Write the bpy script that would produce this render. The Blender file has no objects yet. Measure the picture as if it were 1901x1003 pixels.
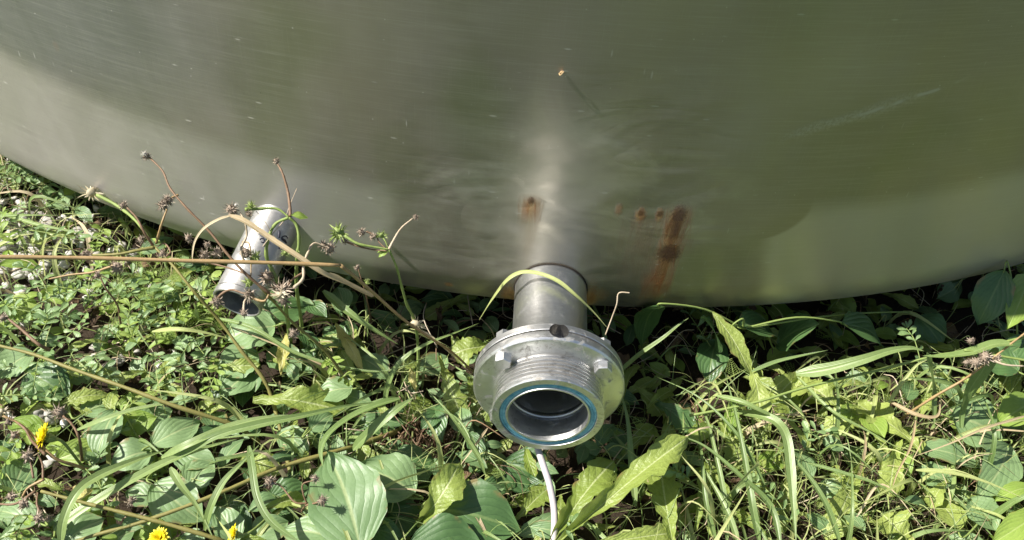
import bpy, math, random
from mathutils import Vector, Matrix
S = bpy.context.scene
C = S.collection
Z0 = 0.13                                   # height of the outlet pipe's axis above the soil
# ---------------------------------------------------------------- camera
F_, YAW, PITCH, ROLL = 1800.0, 0.01711, 0.75917, 0.08856
CAM = Vector((-0.04983, -0.66108, 0.64985 + Z0))
fwd = Vector((math.sin(YAW)*math.cos(PITCH), math.cos(YAW)*math.cos(PITCH), -math.sin(PITCH)))
r0 = Vector((math.cos(YAW), -math.sin(YAW), 0)); u0 = r0.cross(fwd)
right = r0*math.cos(ROLL) + u0*math.sin(ROLL); up = -r0*math.sin(ROLL) + u0*math.cos(ROLL)
cd = bpy.data.cameras.new('camera'); cam = bpy.data.objects.new('camera', cd); C.objects.link(cam)
cd.sensor_width = 36; cd.lens = 36*F_/1901; cd.clip_start = 0.02; cd.clip_end = 200
cam.matrix_world = Matrix(((right.x, up.x, -fwd.x, CAM.x), (right.y, up.y, -fwd.y, CAM.y), (right.z, up.z, -fwd.z, CAM.z), (0, 0, 0, 1)))
S.camera = cam
cd.dof.use_dof = False
# ---------------------------------------------------------------- light
SUN = Vector((-0.67, -0.08, 0.72)).normalized()
w = bpy.data.worlds.new('World'); S.world = w; w.use_nodes = True
nt = w.node_tree; bg = nt.nodes['Background']; sky = nt.nodes.new('ShaderNodeTexSky')
sky.sky_type = 'NISHITA'; sky.sun_disc = False
sky.sun_elevation = math.asin(SUN.z); sky.sun_rotation = math.atan2(SUN.x, SUN.y)
nt.links.new(sky.outputs[0], bg.inputs[0]); bg.inputs[1].default_value = 0.06
ld = bpy.data.lights.new('sun', 'SUN'); ld.energy = 5.0; ld.angle = math.radians(0.5); ld.color = (1, .955, .88)
sun = bpy.data.objects.new('sun', ld); C.objects.link(sun); sun.location = (0, 0, 5)
sun.rotation_euler = SUN.to_track_quat('Z', 'Y').to_euler()
S.view_settings.view_transform = 'Standard'; S.view_settings.look = 'None'; S.view_settings.gamma = 1
S.view_settings.exposure = 0.95
S.render.engine = 'CYCLES'
# ---------------------------------------------------------------- pixel helpers (photo 1901 x 1003)
RT = 1.23581                                # tank radius; tank axis at (0, RT)
KR = 0.08; ZB = Z0 - 0.06413                # knuckle radius and height of the tank's bottom edge
def ray(px, py):
    return (fwd + right*((px-950.5)/F_) - up*((py-501.5)/F_)).normalized()
def tank_t(d, rad=RT):
    a = d.x**2 + d.y**2; b = 2*(CAM.x*d.x + (CAM.y-RT)*d.y); c = CAM.x**2 + (CAM.y-RT)**2 - rad**2
    D = b*b - 4*a*c
    if D < 0: return 1e9
    t = (-b - math.sqrt(D))/2/a
    z = CAM.z + t*d.z
    return t if z > ZB + 0.01 else 1e9
def P(px, py, h):
    d = ray(px, py); t = (h - CAM.z)/d.z
    return CAM + d*min(t, tank_t(d) - 0.012)
def G(px, py):
    p = P(px, py, 0.02); return p
def proj(p):
    v = p - CAM; z = v.dot(fwd)
    return Vector((950.5 + F_*v.dot(right)/z, 501.5 - F_*v.dot(up)/z))
def pxm(p): return F_/((p-CAM).dot(fwd))    # pixels per metre there
# ---------------------------------------------------------------- tagging
def tag(o, label=None, cat=None, group=None, kind=None):
    if label: o['label'] = label
    if cat: o['category'] = cat
    if group: o['group'] = group
    if kind: o['kind'] = kind
    return o
def thing(name, label, cat, loc, group=None):
    o = bpy.data.objects.new(name, None); C.objects.link(o); o.location = loc; o.empty_display_size = .02
    return tag(o, label, cat, group)
class MB:
    def __init__(s): s.v = []; s.f = []; s.uv = []; s.var = []
    def add(s, vs, fs, uvs=None, var=0.5):
        n = len(s.v); s.v += [tuple(v) for v in vs]
        s.f += [tuple(i+n for i in f) for f in fs]
        s.uv += uvs if uvs else [(0.5, 0.5)]*len(vs)
        s.var += [var]*len(vs)
    def build(s, name, mat, parent=None, smooth=True):
        me = bpy.data.meshes.new(name)
        off = parent.matrix_world.translation if False else Vector((0, 0, 0))
        if parent is not None:
            q = parent
            while q is not None: off = off + q.location; q = q.parent
        me.from_pydata([tuple(Vector(v)-off) for v in s.v], [], s.f)
        me.uv_layers.new(name='UV')
        li = [0]*len(me.loops); me.loops.foreach_get('vertex_index', li)
        fl = []
        for i in li: fl += s.uv[i]
        me.uv_layers['UV'].data.foreach_set('uv', fl)
        a = me.attributes.new('var', 'FLOAT', 'POINT'); a.data.foreach_set('value', s.var)
        if smooth: me.polygons.foreach_set('use_smooth', [True]*len(me.polygons))
        me.materials.append(mat)
        me.update()
        o = bpy.data.objects.new(name, me); C.objects.link(o)
        if parent is not None: o.parent = parent
        return o
# ---------------------------------------------------------------- node helper
class NT:
    def __init__(s, name):
        s.m = bpy.data.materials.new(name); s.m.use_nodes = True; s.t = s.m.node_tree
        s.t.nodes.clear(); s.out = s.t.nodes.new('ShaderNodeOutputMaterial')
    def n(s, typ, **kw):
        x = s.t.nodes.new(typ)
        for k, v in kw.items(): setattr(x, k, v)
        return x
    def put(s, sock, v):
        if v is None: return
        if isinstance(v, bpy.types.NodeSocket): s.t.links.new(v, sock)
        else:
            try: sock.default_value = v
            except Exception: sock.default_value = (v, v, v)
    def M(s, op, a, b=0, c=0, clamp=False):
        x = s.n('ShaderNodeMath', operation=op); x.use_clamp = clamp
        s.put(x.inputs[0], a); s.put(x.inputs[1], b)
        if op in ('MULTIPLY_ADD', 'SMOOTH_MIN', 'SMOOTH_MAX', 'WRAP'): s.put(x.inputs[2], c)
        return x.outputs[0]
    def step(s, v, lo, hi):                 # smoothstep 0..1 between lo and hi (lo may exceed hi)
        x = s.n('ShaderNodeMapRange', interpolation_type='SMOOTHSTEP')
        s.put(x.inputs[0], v)
        if lo < hi: vals = (lo, hi, 0, 1)
        else: vals = (hi, lo, 1, 0)
        for i, q in enumerate(vals): x.inputs[i+1].default_value = q
        return x.outputs[0]
    def mix(s, f, a, b):
        x = s.n('ShaderNodeMix', data_type='RGBA'); s.put(x.inputs[0], f)
        for i, q in ((6, a), (7, b)):
            if isinstance(q, tuple) and len(q) == 3: q = q + (1,)
            s.put(x.inputs[i], q)
        return x.outputs[2]
    def mixf(s, f, a, b):
        x = s.n('ShaderNodeMix', data_type='FLOAT'); s.put(x.inputs[0], f); s.put(x.inputs[2], a); s.put(x.inputs[3], b)
        return x.outputs[0]
    def noise(s, vec, scale, detail=3, rough=.5, dist=0):
        x = s.n('ShaderNodeTexNoise'); s.put(x.inputs['Vector'], vec)
        x.inputs['Scale'].default_value = scale; x.inputs['Detail'].default_value = detail
        x.inputs['Roughness'].default_value = rough; x.inputs['Distortion'].default_value = dist
        return x.outputs[0]
    def vor(s, vec, scale, feature='F1'):
        x = s.n('ShaderNodeTexVoronoi', feature=feature); s.put(x.inputs['Vector'], vec); x.inputs['Scale'].default_value = scale
        return x.outputs[0]
    def mapv(s, vec, sc=(1, 1, 1), rot=(0, 0, 0), loc=(0, 0, 0)):
        x = s.n('ShaderNodeMapping'); s.put(x.inputs[0], vec); x.inputs['Scale'].default_value = sc
        x.inputs['Rotation'].default_value = rot; x.inputs['Location'].default_value = loc
        return x.outputs[0]
    def bump(s, h, strength, dist, normal=None):
        x = s.n('ShaderNodeBump'); x.inputs['Strength'].default_value = strength; x.inputs['Distance'].default_value = dist
        s.put(x.inputs['Height'], h)
        if normal is not None: s.put(x.inputs['Normal'], normal)
        return x.outputs[0]
    def obj(s): return s.n('ShaderNodeTexCoord').outputs['Object']
    def geo(s): return s.n('ShaderNodeNewGeometry').outputs['Position']
    def uv(s):
        x = s.n('ShaderNodeUVMap'); x.uv_map = 'UV'; return x.outputs[0]
    def xyz(s, v):
        x = s.n('ShaderNodeSeparateXYZ'); s.put(x.inputs[0], v); return x.outputs
    def attr(s, nme):
        x = s.n('ShaderNodeAttribute'); x.attribute_name = nme; return x.outputs['Fac']
    def bsdf(s, col, rough=.5, metal=0, spec=.5, normal=None, **kw):
        b = s.n('ShaderNodeBsdfPrincipled')
        if isinstance(col, tuple) and len(col) == 3: col = col + (1,)
        s.put(b.inputs['Base Color'], col); s.put(b.inputs['Roughness'], rough); s.put(b.inputs['Metallic'], metal)
        s.put(b.inputs['Specular IOR Level'], spec)
        if normal is not None: s.put(b.inputs['Normal'], normal)
        for k, v in kw.items(): s.put(b.inputs[k], v)
        return b.outputs[0]
    def done(s, sh): s.t.links.new(sh, s.out.inputs[0]); return s.m
# ---------------------------------------------------------------- leaf materials
def leaf_mat(name, c1, c2, vein, N=6, slant=.45, pw=1.5, vw=.10, rough=.45, spec=.5, transl=.3, tcol=None, crinkle=0, cr_scale=220, spots=None, parallel=False, vs=.6, bs=.35, sec_=.55, ql=1.0, seccol=None):
    t = NT(name); uv = t.xyz(t.uv()); u, v = uv[0], uv[1]
    s_ = t.M('MULTIPLY', t.M('ABSOLUTE', t.M('SUBTRACT', u, .5)), 2)
    pos = t.geo()
    var = t.attr('var')
    nz = t.noise(pos, 60, 3)
    f = t.M('ADD', var, t.M('MULTIPLY', t.M('SUBTRACT', nz, .5), .5), clamp=True)
    col = t.mix(f, c1, c2)
    if parallel:
        x = t.M('FRACT', t.M('MULTIPLY', u, 9)); tri = t.M('MULTIPLY', t.M('ABSOLUTE', t.M('SUBTRACT', x, .5)), 2)
        veinm = t.M('MULTIPLY', t.step(tri, .5, 0.0), .12)
        hgt = t.M('ADD', tri, t.M('MULTIPLY', t.step(s_, .25, 0), -2))
        mid = t.step(s_, .14, .03)
        m = t.M('MAXIMUM', veinm, t.M('MULTIPLY', mid, .45))
        nrm = t.bump(hgt, bs, .0006)
    else:
        x = t.M('MULTIPLY', t.M('SUBTRACT', v, t.M('MULTIPLY', t.M('POWER', s_, pw), slant)), N)
        x = t.M('ADD', x, t.M('MULTIPLY', t.noise(pos, 90, 2), .35))
        tri = t.M('MULTIPLY', t.M('ABSOLUTE', t.M('SUBTRACT', t.M('FRACT', t.M('ADD', x, 20)), .5)), 2)
        sec = t.M('MULTIPLY', t.step(tri, vw*1.6, 0.0), t.step(s_, 1, .55))
        mid = t.step(s_, .075, .02)
        m = t.M('MULTIPLY', t.M('MAXIMUM', mid, t.M('MULTIPLY', sec, 0 if seccol else sec_)), vs)
        if seccol: col = t.mix(t.M('MULTIPLY', sec, sec_), col, seccol)
        quilt = t.M('MULTIPLY', t.M('POWER', tri, .38), ql)
        quilt = t.M('MULTIPLY', quilt, t.step(s_, 0, .12))
        h = t.M('ADD', quilt, t.M('MULTIPLY', t.noise(pos, cr_scale, 3, .6), .5 + crinkle))
        nrm = t.bump(h, bs, .0016)
    col = t.mix(m, col, vein)
    fine = t.noise(pos, 420, 2)
    col = t.mix(t.M('MULTIPLY', t.step(fine, .45, .75), .25), col, tuple(q*.7 for q in c1))
    edge = t.M('MULTIPLY', t.step(s_, .72, 1.0), t.step(t.noise(pos, 48, 3, .6), .54, .64))
    if not parallel: col = t.mix(t.M('MULTIPLY', edge, .8), col, (.24, .16, .06))
    if spots:
        sp = t.step(t.noise(pos, 75, 4, .65, .4), spots[1], spots[1]+.08)
        col = t.mix(sp, col, spots[0])
    b = t.bsdf(col, rough, 0, spec, nrm)
    tr = t.n('ShaderNodeBsdfTranslucent'); tc = tcol or tuple(min(1, q*1.8) for q in c2)
    tm = t.mix(.6, col, tc); t.put(tr.inputs[0], tm)
    mx = t.n('ShaderNodeMixShader'); mx.inputs[0].default_value = transl
    t.t.links.new(b, mx.inputs[1]); t.t.links.new(tr.outputs[0], mx.inputs[2])
    return t.done(mx.outputs[0])
ML = dict(
 oval=leaf_mat('oval_leaf', (.125, .215, .085), (.215, .32, .14), (.40, .46, .22), N=4.2, slant=.88, pw=1.15, vw=.07, bs=.30, sec_=.5, seccol=(.085, .16, .05), rough=.45, spec=.5, transl=.22, tcol=(.34, .5, .06), spots=((.26, .22, .07), .78), ql=.8),
 deep=leaf_mat('deep_shaded_oval_leaf', (.05, .11, .035), (.09, .17, .055), (.20, .28, .10), N=4.2, slant=.88, pw=1.15, vw=.07, sec_=.5, seccol=(.035, .085, .025), rough=.42, spec=.55, transl=.18),  # darker copy of oval: deep green leaves, with shade put into the colour
 tooth=leaf_mat('toothed_leaf', (.19, .26, .045), (.33, .40, .10), (.56, .60, .32), N=9, slant=.25, pw=1.1, rough=.45, spec=.5, transl=.30, crinkle=1.5, cr_scale=105, spots=((.32, .26, .08), .75), bs=.8, sec_=.16, ql=.28),
 yellow=leaf_mat('yellowed_leaf', (.40, .38, .10), (.56, .50, .18), (.6, .55, .3), N=8, slant=.3, transl=.3, crinkle=1.5, spots=((.16, .075, .03), .62), bs=.5, sec_=.2, ql=.4),
 small=leaf_mat('small_leaf', (.13, .22, .075), (.24, .35, .13), (.3, .42, .2), N=5, slant=.4, transl=.25, rough=.42, spec=.6, sec_=.15, ql=.3),
 fresh=leaf_mat('fresh_leaf', (.20, .32, .05), (.34, .45, .10), (.46, .54, .2), N=4.5, slant=.8, transl=.34, rough=.42, spec=.5, sec_=.35, ql=.6),
 grass=leaf_mat('grass_blade', (.15, .23, .065), (.27, .36, .12), (.36, .45, .2), rough=.38, spec=.6, transl=.28, parallel=True),
 pale=leaf_mat('pale_grass_blade', (.33, .40, .12), (.50, .53, .22), (.6, .6, .36), rough=.45, spec=.5, transl=.3, parallel=True),
 straw=leaf_mat('straw_blade', (.38, .28, .15), (.60, .50, .32), (.64, .54, .4), rough=.55, spec=.4, transl=.2, parallel=True, spots=((.27, .13, .05), .68)),
 litter=leaf_mat('dead_litter', (.04, .025, .015), (.19, .125, .07), (.2, .14, .09), N=5, rough=.75, spec=.2, transl=.1, crinkle=2, bs=.6),
)
def plain(name, c1, c2, rough=.6, scale=200, spec=.4, bumpd=.0004, metal=0, transl=0):
    t = NT(name); pos = t.geo()
    f = t.M('ADD', t.M('MULTIPLY', t.noise(pos, scale, 4, .6), .9), t.M('SUBTRACT', t.attr('var'), .5), clamp=True)
    col = t.mix(f, c1, c2)
    b = t.bsdf(col, rough, metal, spec, t.bump(t.noise(pos, scale*2.5, 3), .5, bumpd))
    if transl:
        tr = t.n('ShaderNodeBsdfTranslucent'); t.put(tr.inputs[0], col)
        mx = t.n('ShaderNodeMixShader'); mx.inputs[0].default_value = transl
        t.t.links.new(b, mx.inputs[1]); t.t.links.new(tr.outputs[0], mx.inputs[2]); b = mx.outputs[0]
    return t.done(b)
MP = dict(
 green_stem=plain('green_stem', (.15, .22, .05), (.27, .33, .10)),
 olive_stem=plain('olive_stem', (.15, .135, .035), (.25, .23, .07)),
 brown_stem=plain('brown_stem', (.11, .065, .038), (.28, .175, .10), scale=350),
 tan_stem=plain('tan_stem', (.23, .15, .06), (.42, .29, .14), .5),
 pale_stem=plain('pale_dry_stem', (.38, .29, .19), (.55, .46, .34)),
 dry_head=plain('dry_seed_head', (.155, .112, .078), (.54, .45, .35), .8, 500),
 green_head=plain('green_seed_head', (.22, .30, .07), (.42, .48, .20), .6, 400, transl=.2),
 star_head=plain('pale_star_head', (.42, .36, .22), (.66, .6, .45), .6, 400, transl=.2),
 fluff=plain('seed_fluff', (.6, .57, .5), (.8, .77, .7), .8, 400, transl=.3),
 petal=plain('yellow_petal', (.80, .66, .012), (.88, .78, .04), .5, 300, transl=.3),
 stone=plain('pale_stone', (.36, .34, .31), (.6, .58, .54), .75, 90, .3, .0008),
 greystone=plain('grey_stone', (.22, .21, .20), (.42, .40, .37), .8, 90, .3, .0008),
 gravel=plain('gravel_stone', (.30, .28, .25), (.66, .63, .58), .85, 60, .2, .0008),
 soil=plain('soil_crumb', (.03, .021, .014), (.10, .07, .045), .9, 100, .2, .003),
)
# ---------------------------------------------------------------- geometry helpers
def catmull(pts, n):
    if len(pts) == 2: return [pts[0].lerp(pts[1], i/n) for i in range(n+1)]
    q = [pts[0]*2-pts[1]] + list(pts) + [pts[-1]*2-pts[-2]]; out = []
    for i in range(1, len(q)-2):
        a, b, c, d = q[i-1], q[i], q[i+1], q[i+2]
        for k in range(n):
            t = k/n
            out.append(.5*((2*b) + (c-a)*t + (2*a-5*b+4*c-d)*t*t + (3*b-a-3*c+d)*t**3))
    out.append(pts[-1]); return out
def tube(mb, pts, r, sides=6, n=6, var=.5, jit=0, rng=random):
    c = catmull([Vector(p) for p in pts], n) if n > 1 else [Vector(p) for p in pts]
    N = len(c); rf = r if callable(r) else (lambda t: r)
    vs = []; fs = []; uv = []; ref = None
    for i, p in enumerate(c):
        d = (c[min(i+1, N-1)] - c[max(i-1, 0)])
        if d.length < 1e-9: d = Vector((0, 0, 1))
        d.normalize()
        if ref is None: ref = d.orthogonal().normalized()
        ref = (ref - d*ref.dot(d)); ref = ref.normalized() if ref.length > 1e-6 else d.orthogonal().normalized()
        b = d.cross(ref); rr = rf(i/max(N-1, 1))*(1 + jit*rng.uniform(-1, 1))
        for k in range(sides):
            a = 2*math.pi*k/sides; vs.append(p + (ref*math.cos(a) + b*math.sin(a))*rr); uv.append((k/sides, i/max(N-1, 1)))
        if i:
            for k in range(sides):
                q = (i-1)*sides; k2 = (k+1) % sides
                fs.append((q+k, q+k2, q+sides+k2, q+sides+k))
    fs.append(tuple(range(sides))[::-1]); fs.append(tuple(range((N-1)*sides, N*sides)))
    mb.add(vs, fs, uv, var)
PROF = dict(
 oval=[(0, .05), (.06, .42), (.2, .82), (.4, 1), (.6, .93), (.8, .6), (.92, .25), (1, 0)],
 tooth=[(0, .14), (.2, .3), (.45, .62), (.7, 1), (.85, .9), (.95, .5), (1, 0)],
 obov=[(0, .1), (.35, .6), (.7, 1), (.9, .75), (1, .1)],
 lance=[(0, .08), (.3, .9), (.5, 1), (.8, .55), (1, 0)])
def prof(k, v):
    T = PROF[k]
    for (a, x), (b, y) in zip(T, T[1:]):
        if v <= b:
            t = (v-a)/(b-a); return x + (y-x)*t
    return 0
def leaf(mb, b, t, hw, shape='oval', var=.5, bow=.08, roll=0., cup=.12, wave=.03, teeth=0., nu=6, nv=14, rng=random, up_=None, curl=0.):
    """b,t base/tip; hw half width (m)"""
    b = Vector(b); t = Vector(t); d = t-b; L = d.length; d.normalize()
    upn = Vector(up_) if up_ else Vector((0, -.15, 1))
    s = d.cross(upn)
    if s.length < 1e-4: s = d.orthogonal()
    s.normalize(); s = Matrix.Rotation(roll, 3, d) @ s; n = s.cross(d)
    ph = rng.uniform(0, 6.28); ph2 = rng.uniform(0, 6.28); side = rng.uniform(-.05, .05)
    vs = []; fs = []; uv = []
    mg = .10 if teeth else .03
    for j in range(nv+1):
        v = j/nv
        c = b + d*(L*v) + n*(bow*L*math.sin(math.pi*v) - curl*L*v*v) + s*(side*L*math.sin(math.pi*v))
        wv = hw*prof(shape, v)
        for i in range(nu+1):
            a = 2*i/nu-1; wl = wv
            if teeth:
                k = abs(((v*7.3 + (.15 if a > 0 else .55)) % 1) - .3)
                wl = wv*(1 - teeth*min(1, k*1.4)*abs(a)**2)
            wl *= 1 + mg*abs(a)*(math.sin(v*19+ph+a*1.7) + .6*math.sin(v*37+ph2-a*2.3))
            off = cup*hw*(abs(a)**1.5) - .0 + wave*hw*abs(a)*math.sin(v*11+ph+(2 if a > 0 else 0)) + wave*.5*hw*math.sin(v*5+ph2+a*2)
            vs.append(c + s*(a*wl) + n*off); uv.append((i/nu, v))
    m = nu+1
    for j in range(nv):
        for i in range(nu): fs.append((j*m+i, j*m+i+1, j*m+m+i+1, j*m+m+i))
    mb.add(vs, fs, uv, var)
def blade(mb, pts, hw, var=.5, fold=.35, n=6, twist=0., roll=0., taper=.75, base_taper=.25, nu=2, upn=(0, -.2, 1)):
    c = catmull([Vector(p) for p in pts], n); N = len(c); vs = []; fs = []; uv = []
    for i, p in enumerate(c):
        v = i/(N-1); d = (c[min(i+1, N-1)]-c[max(i-1, 0)]); d = d.normalized() if d.length > 1e-9 else Vector((1, 0, 0))
        s = d.cross(Vector(upn)); s = s.normalized() if s.length > 1e-4 else d.orthogonal().normalized()
        if i and s.dot(ps) < 0: s = -s
        ps = s
        s2 = Matrix.Rotation(roll + twist*v, 3, d) @ s; nn = s2.cross(d)
        wv = hw*min(1, (1-v)/taper)**.8*min(1, base_taper + v*6) if taper else hw
        for k in range(nu+1):
            a = 2*k/nu-1
            vs.append(p + s2*(a*wv) + nn*(fold*wv*abs(a))); uv.append((k/nu, v))
        if i:
            q = (i-1)*(nu+1)
            for k in range(nu): fs.append((q+k, q+k+1, q+nu+2+k, q+nu+1+k))
    mb.add(vs, fs, uv, var)
def lathe(mb, prof_, org, ax, sides=96, close=False, var=.5):
    """prof_ = [(s along axis, radius)]"""
    ax = Vector(ax).normalized(); a = ax.cross(Vector((0, 0, 1))).normalized(); b = a.cross(ax)
    vs = []; fs = []; uv = []
    for (s_, r_) in prof_:
        for k in range(sides):
            t = 2*math.pi*k/sides
            vs.append(Vector(org) + ax*s_ + (a*math.cos(t) + b*math.sin(t))*r_); uv.append((k/sides, s_*10))
    n = len(prof_)
    for j in range(n-1 if not close else n):
        j2 = (j+1) % n
        for k in range(sides):
            k2 = (k+1) % sides; fs.append((j*sides+k, j*sides+k2, j2*sides+k2, j2*sides+k))
    mb.add(vs, fs, uv, var)
def blob(mb, c, rx, ry, rz, rng, rough=.12, sub=2, var=.5):
    import bmesh
    bm = bmesh.new(); bmesh.ops.create_icosphere(bm, subdivisions=sub, radius=1)
    R = Matrix.Rotation(rng.uniform(0, 6.28), 3, 'Z') @ Matrix.Rotation(rng.uniform(-.3, .3), 3, 'X')
    o1 = Vector((rng.uniform(-9, 9), rng.uniform(-9, 9), rng.uniform(-9, 9)))
    from mathutils import noise as mn
    vs = []
    for v in bm.verts:
        k = 1 + rough*mn.noise(v.co*1.3 + o1)*1.6 + rough*.5*mn.noise(v.co*3.1 + o1)
        vs.append(Vector(c) + R @ Vector((v.co.x*rx*k, v.co.y*ry*k, v.co.z*rz*k)))
    mb.add(vs, [tuple(v.index for v in f.verts) for f in bm.faces], None, var); bm.free()
# ================================================================ TANK
def tank_material():
    t = NT('brushed_steel_wall'); uvs = t.uv(); q = t.xyz(uvs); u, z = q[0], q[1]
    def n2(su, sz, detail=3, rough=.5, dist=0, scale=1, loc=0):
        return t.noise(t.mapv(uvs, (su, sz, 1), loc=(loc, loc, 0)), scale, detail, rough, dist)
    big = n2(3, 3, 3); mid = n2(14, 9, 4, .55, .6); warp = n2(22, 22, 3)
    w1 = t.M('MULTIPLY', t.M('SUBTRACT', warp, .5), .03)
    w2 = t.M('MULTIPLY', t.M('SUBTRACT', n2(9, 9, 2, loc=5), .5), .06)
    # the circumferential brushed band along the bottom, broken by the ground patch round the nozzle
    top = t.M('ADD', t.M('ADD', Z0+.096, t.M('MULTIPLY', t.M('MULTIPLY', u, u), .13)), t.M('MULTIPLY', w1, .35))
    band = t.step(t.M('SUBTRACT', z, top), .018, -.014)
    uc = t.M('ADD', t.M('SUBTRACT', u, .02), w1)
    au = t.M('ABSOLUTE', uc)
    # patch edge
    patch = t.step(t.M('ADD', au, t.M('MULTIPLY', t.M('SUBTRACT', z, Z0+.05), .22)), .190, .165)
    # polished lobe that dips into the band at the right
    def ell(cu, cv, ru, rv, amp=.6):
        a = t.M('DIVIDE', t.M('ADD', t.M('SUBTRACT', u, cu), t.M('MULTIPLY', w1, amp)), ru)
        b = t.M('DIVIDE', t.M('ADD', t.M('SUBTRACT', z, cv), t.M('MULTIPLY', w1, amp)), rv)
        return t.M('SQRT', t.M('ADD', t.M('MULTIPLY', a, a), t.M('MULTIPLY', b, b)))
    lobe = t.step(ell(.165, Z0+.112, .062, .045, .15), 1.04, .94)
    band = t.M('MULTIPLY', band, t.M('SUBTRACT', 1, t.M('MAXIMUM', patch, lobe)))
    # ground swirls above the nozzle
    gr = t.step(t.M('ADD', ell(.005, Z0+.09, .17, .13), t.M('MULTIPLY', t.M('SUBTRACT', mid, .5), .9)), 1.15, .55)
    rad = ell(0., Z0-.03, 1, 1, 1.5)
    sw = t.n('ShaderNodeTexWave', wave_type='RINGS', rings_direction='SPHERICAL')
    t.put(sw.inputs['Vector'], t.mapv(uvs, (1, 1, 0), loc=(0.03, -Z0-.02, 0))); sw.inputs['Scale'].default_value = 190
    sw.inputs['Distortion'].default_value = 18; sw.inputs['Detail'].default_value = 3; sw.inputs['Detail Scale'].default_value = .25
    swirl = sw.outputs['Fac']
    fine = n2(26, 1500, 3, .6); fine2 = n2(6, 420, 3, .6, loc=3)
    vert = n2(900, 18, 3, .6, loc=7)
    brush = t.M('ADD', t.M('MULTIPLY', fine, .6), t.M('MULTIPLY', fine2, .4))
    # base colour
    col = t.mix(t.step(big, .3, .7), (.285, .255, .235), (.375, .34, .315))
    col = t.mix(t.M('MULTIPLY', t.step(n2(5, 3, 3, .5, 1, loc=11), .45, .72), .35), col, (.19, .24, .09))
    green_patch = t.M('MAXIMUM', t.step(t.M('ADD', ell(.30, Z0+.16, .17, .085, .8), t.M('MULTIPLY', t.M('SUBTRACT', mid, .5), .5)), 1.15, .5), t.step(t.M('ADD', ell(-.145, Z0+.13, .035, .05, .8), t.M('MULTIPLY', t.M('SUBTRACT', mid, .5), .8)), 1.1, .4))  # darker olive-green patches right and left of the nozzle
    col = t.mix(t.M('MULTIPLY', green_patch, .24), col, (.17, .195, .09))
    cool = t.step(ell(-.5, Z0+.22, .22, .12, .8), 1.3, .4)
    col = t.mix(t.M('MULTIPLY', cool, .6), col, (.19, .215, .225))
    col = t.mix(band, col, (.445, .42, .395))
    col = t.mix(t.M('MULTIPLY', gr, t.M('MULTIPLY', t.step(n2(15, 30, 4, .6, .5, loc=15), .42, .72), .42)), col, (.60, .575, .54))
    painted_glow = t.step(t.M('ADD', ell(-.004, Z0+.10, .075, .13, .8), t.M('MULTIPLY', t.M('SUBTRACT', mid, .5), .9)), 1.2, .1)  # reflection of the pipe painted as a pale warm patch in the base colour
    col = t.mix(t.M('MULTIPLY', painted_glow, .75), col, (.66, .605, .53))
    col = t.mix(t.M('MULTIPLY', t.step(brush, .46, .66), t.mixf(band, .2, .28)), col, (.52, .51, .47))
    col = t.mix(t.M('MULTIPLY', t.step(vert, .52, .75), .10), col, (.5, .5, .45))
    rough = t.mixf(band, t.mixf(gr, .385, .43), .40)
    rough = t.M('ADD', rough, t.M('MULTIPLY', t.M('SUBTRACT', mid, .5), .16))
    rough = t.M('ADD', rough, t.M('MULTIPLY', t.M('SUBTRACT', brush, .5), .12))
    # rust stains
    streakn = n2(160, 22, 4, .7, 1.0, loc=2); fleck = n2(420, 330, 3, .7)
    def core(cu, cz, ru, rz, k=1.0):
        e = t.M('ADD', ell(cu, cz, ru, rz, .06), t.M('MULTIPLY', t.M('SUBTRACT', fleck, .5), 1.2))
        return t.M('MULTIPLY', t.step(e, 1.25, .35), k)
    def streak(cu, z1, z2, ru, k, lean=0.):
        uu = t.M('ADD', t.M('SUBTRACT', u, cu), t.M('MULTIPLY', t.M('SUBTRACT', z1, z), lean))
        a = t.step(t.M('ADD', t.M('ABSOLUTE', t.M('DIVIDE', uu, ru)), t.M('MULTIPLY', t.M('SUBTRACT', streakn, .5), 1.5)), 1.25, -.25)
        a = t.M('MULTIPLY', a, t.step(z, z1+.006, z1-.010)); a = t.M('MULTIPLY', a, t.step(z, z2, z2+(z1-z2)*.7))
        return t.M('MULTIPLY', a, k)
    def mx(l):
        r = l[0]
        for x in l[1:]: r = t.M('MAXIMUM', r, x)
        return t.M('MINIMUM', r, 1)
    tan = mx([streak(-.027, Z0+.112, Z0+.072, .012, 1.0), streak(-.026, Z0+.09, Z0+.02, .010, .22), core(.051, Z0+.105, .004, .008, .7),
              core(.071, Z0+.099, .006, .011, .9), streak(.071, Z0+.10, Z0+.062, .012, .45), core(.088, Z0+.100, .005, .010, .9), streak(.088, Z0+.1, Z0+.06, .011, .4),
              streak(.1045, Z0+.110, Z0-.02, .017, 1.3, .03), streak(.104, Z0+.085, Z0-.05, .015, 1.2, .02), streak(.100, Z0+.06, Z0-.07, .020, .6, .04), streak(.078, Z0+.10, Z0-.02, .030, .30), streak(.088, Z0+.1, Z0+.0, .03, .25),
              core(-.099, Z0-.012, .005, .005, .8), core(-.039, Z0-.022, .010, .026, .9), core(.039, Z0-.016, .010, .028, .9), core(.046, Z0-.006, .012, .014, .5),
              core(-.474, Z0+.17, .004, .006, .12)])
    dark = mx([core(-.027, Z0+.108, .0032, .005, .8), core(.071, Z0+.102, .0035, .004, .8), core(.088, Z0+.102, .0035, .004, .8),
               core(.1055, Z0+.100, .008, .014), streak(.1055, Z0+.100, Z0+.050, .011, 1.0), core(.1045, Z0+.055, .011, .015, 1.0), streak(.103, Z0+.052, Z0+.0, .008, .5, .04)])
    red = streak(.1, Z0+.03, Z0-.022, .016, .8, .08)
    rustv = t.step(streakn, .35, .7)
    col = t.mix(t.M('MULTIPLY', tan, .9), col, t.mix(rustv, (.36, .145, .024), (.50, .31, .10)))
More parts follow.
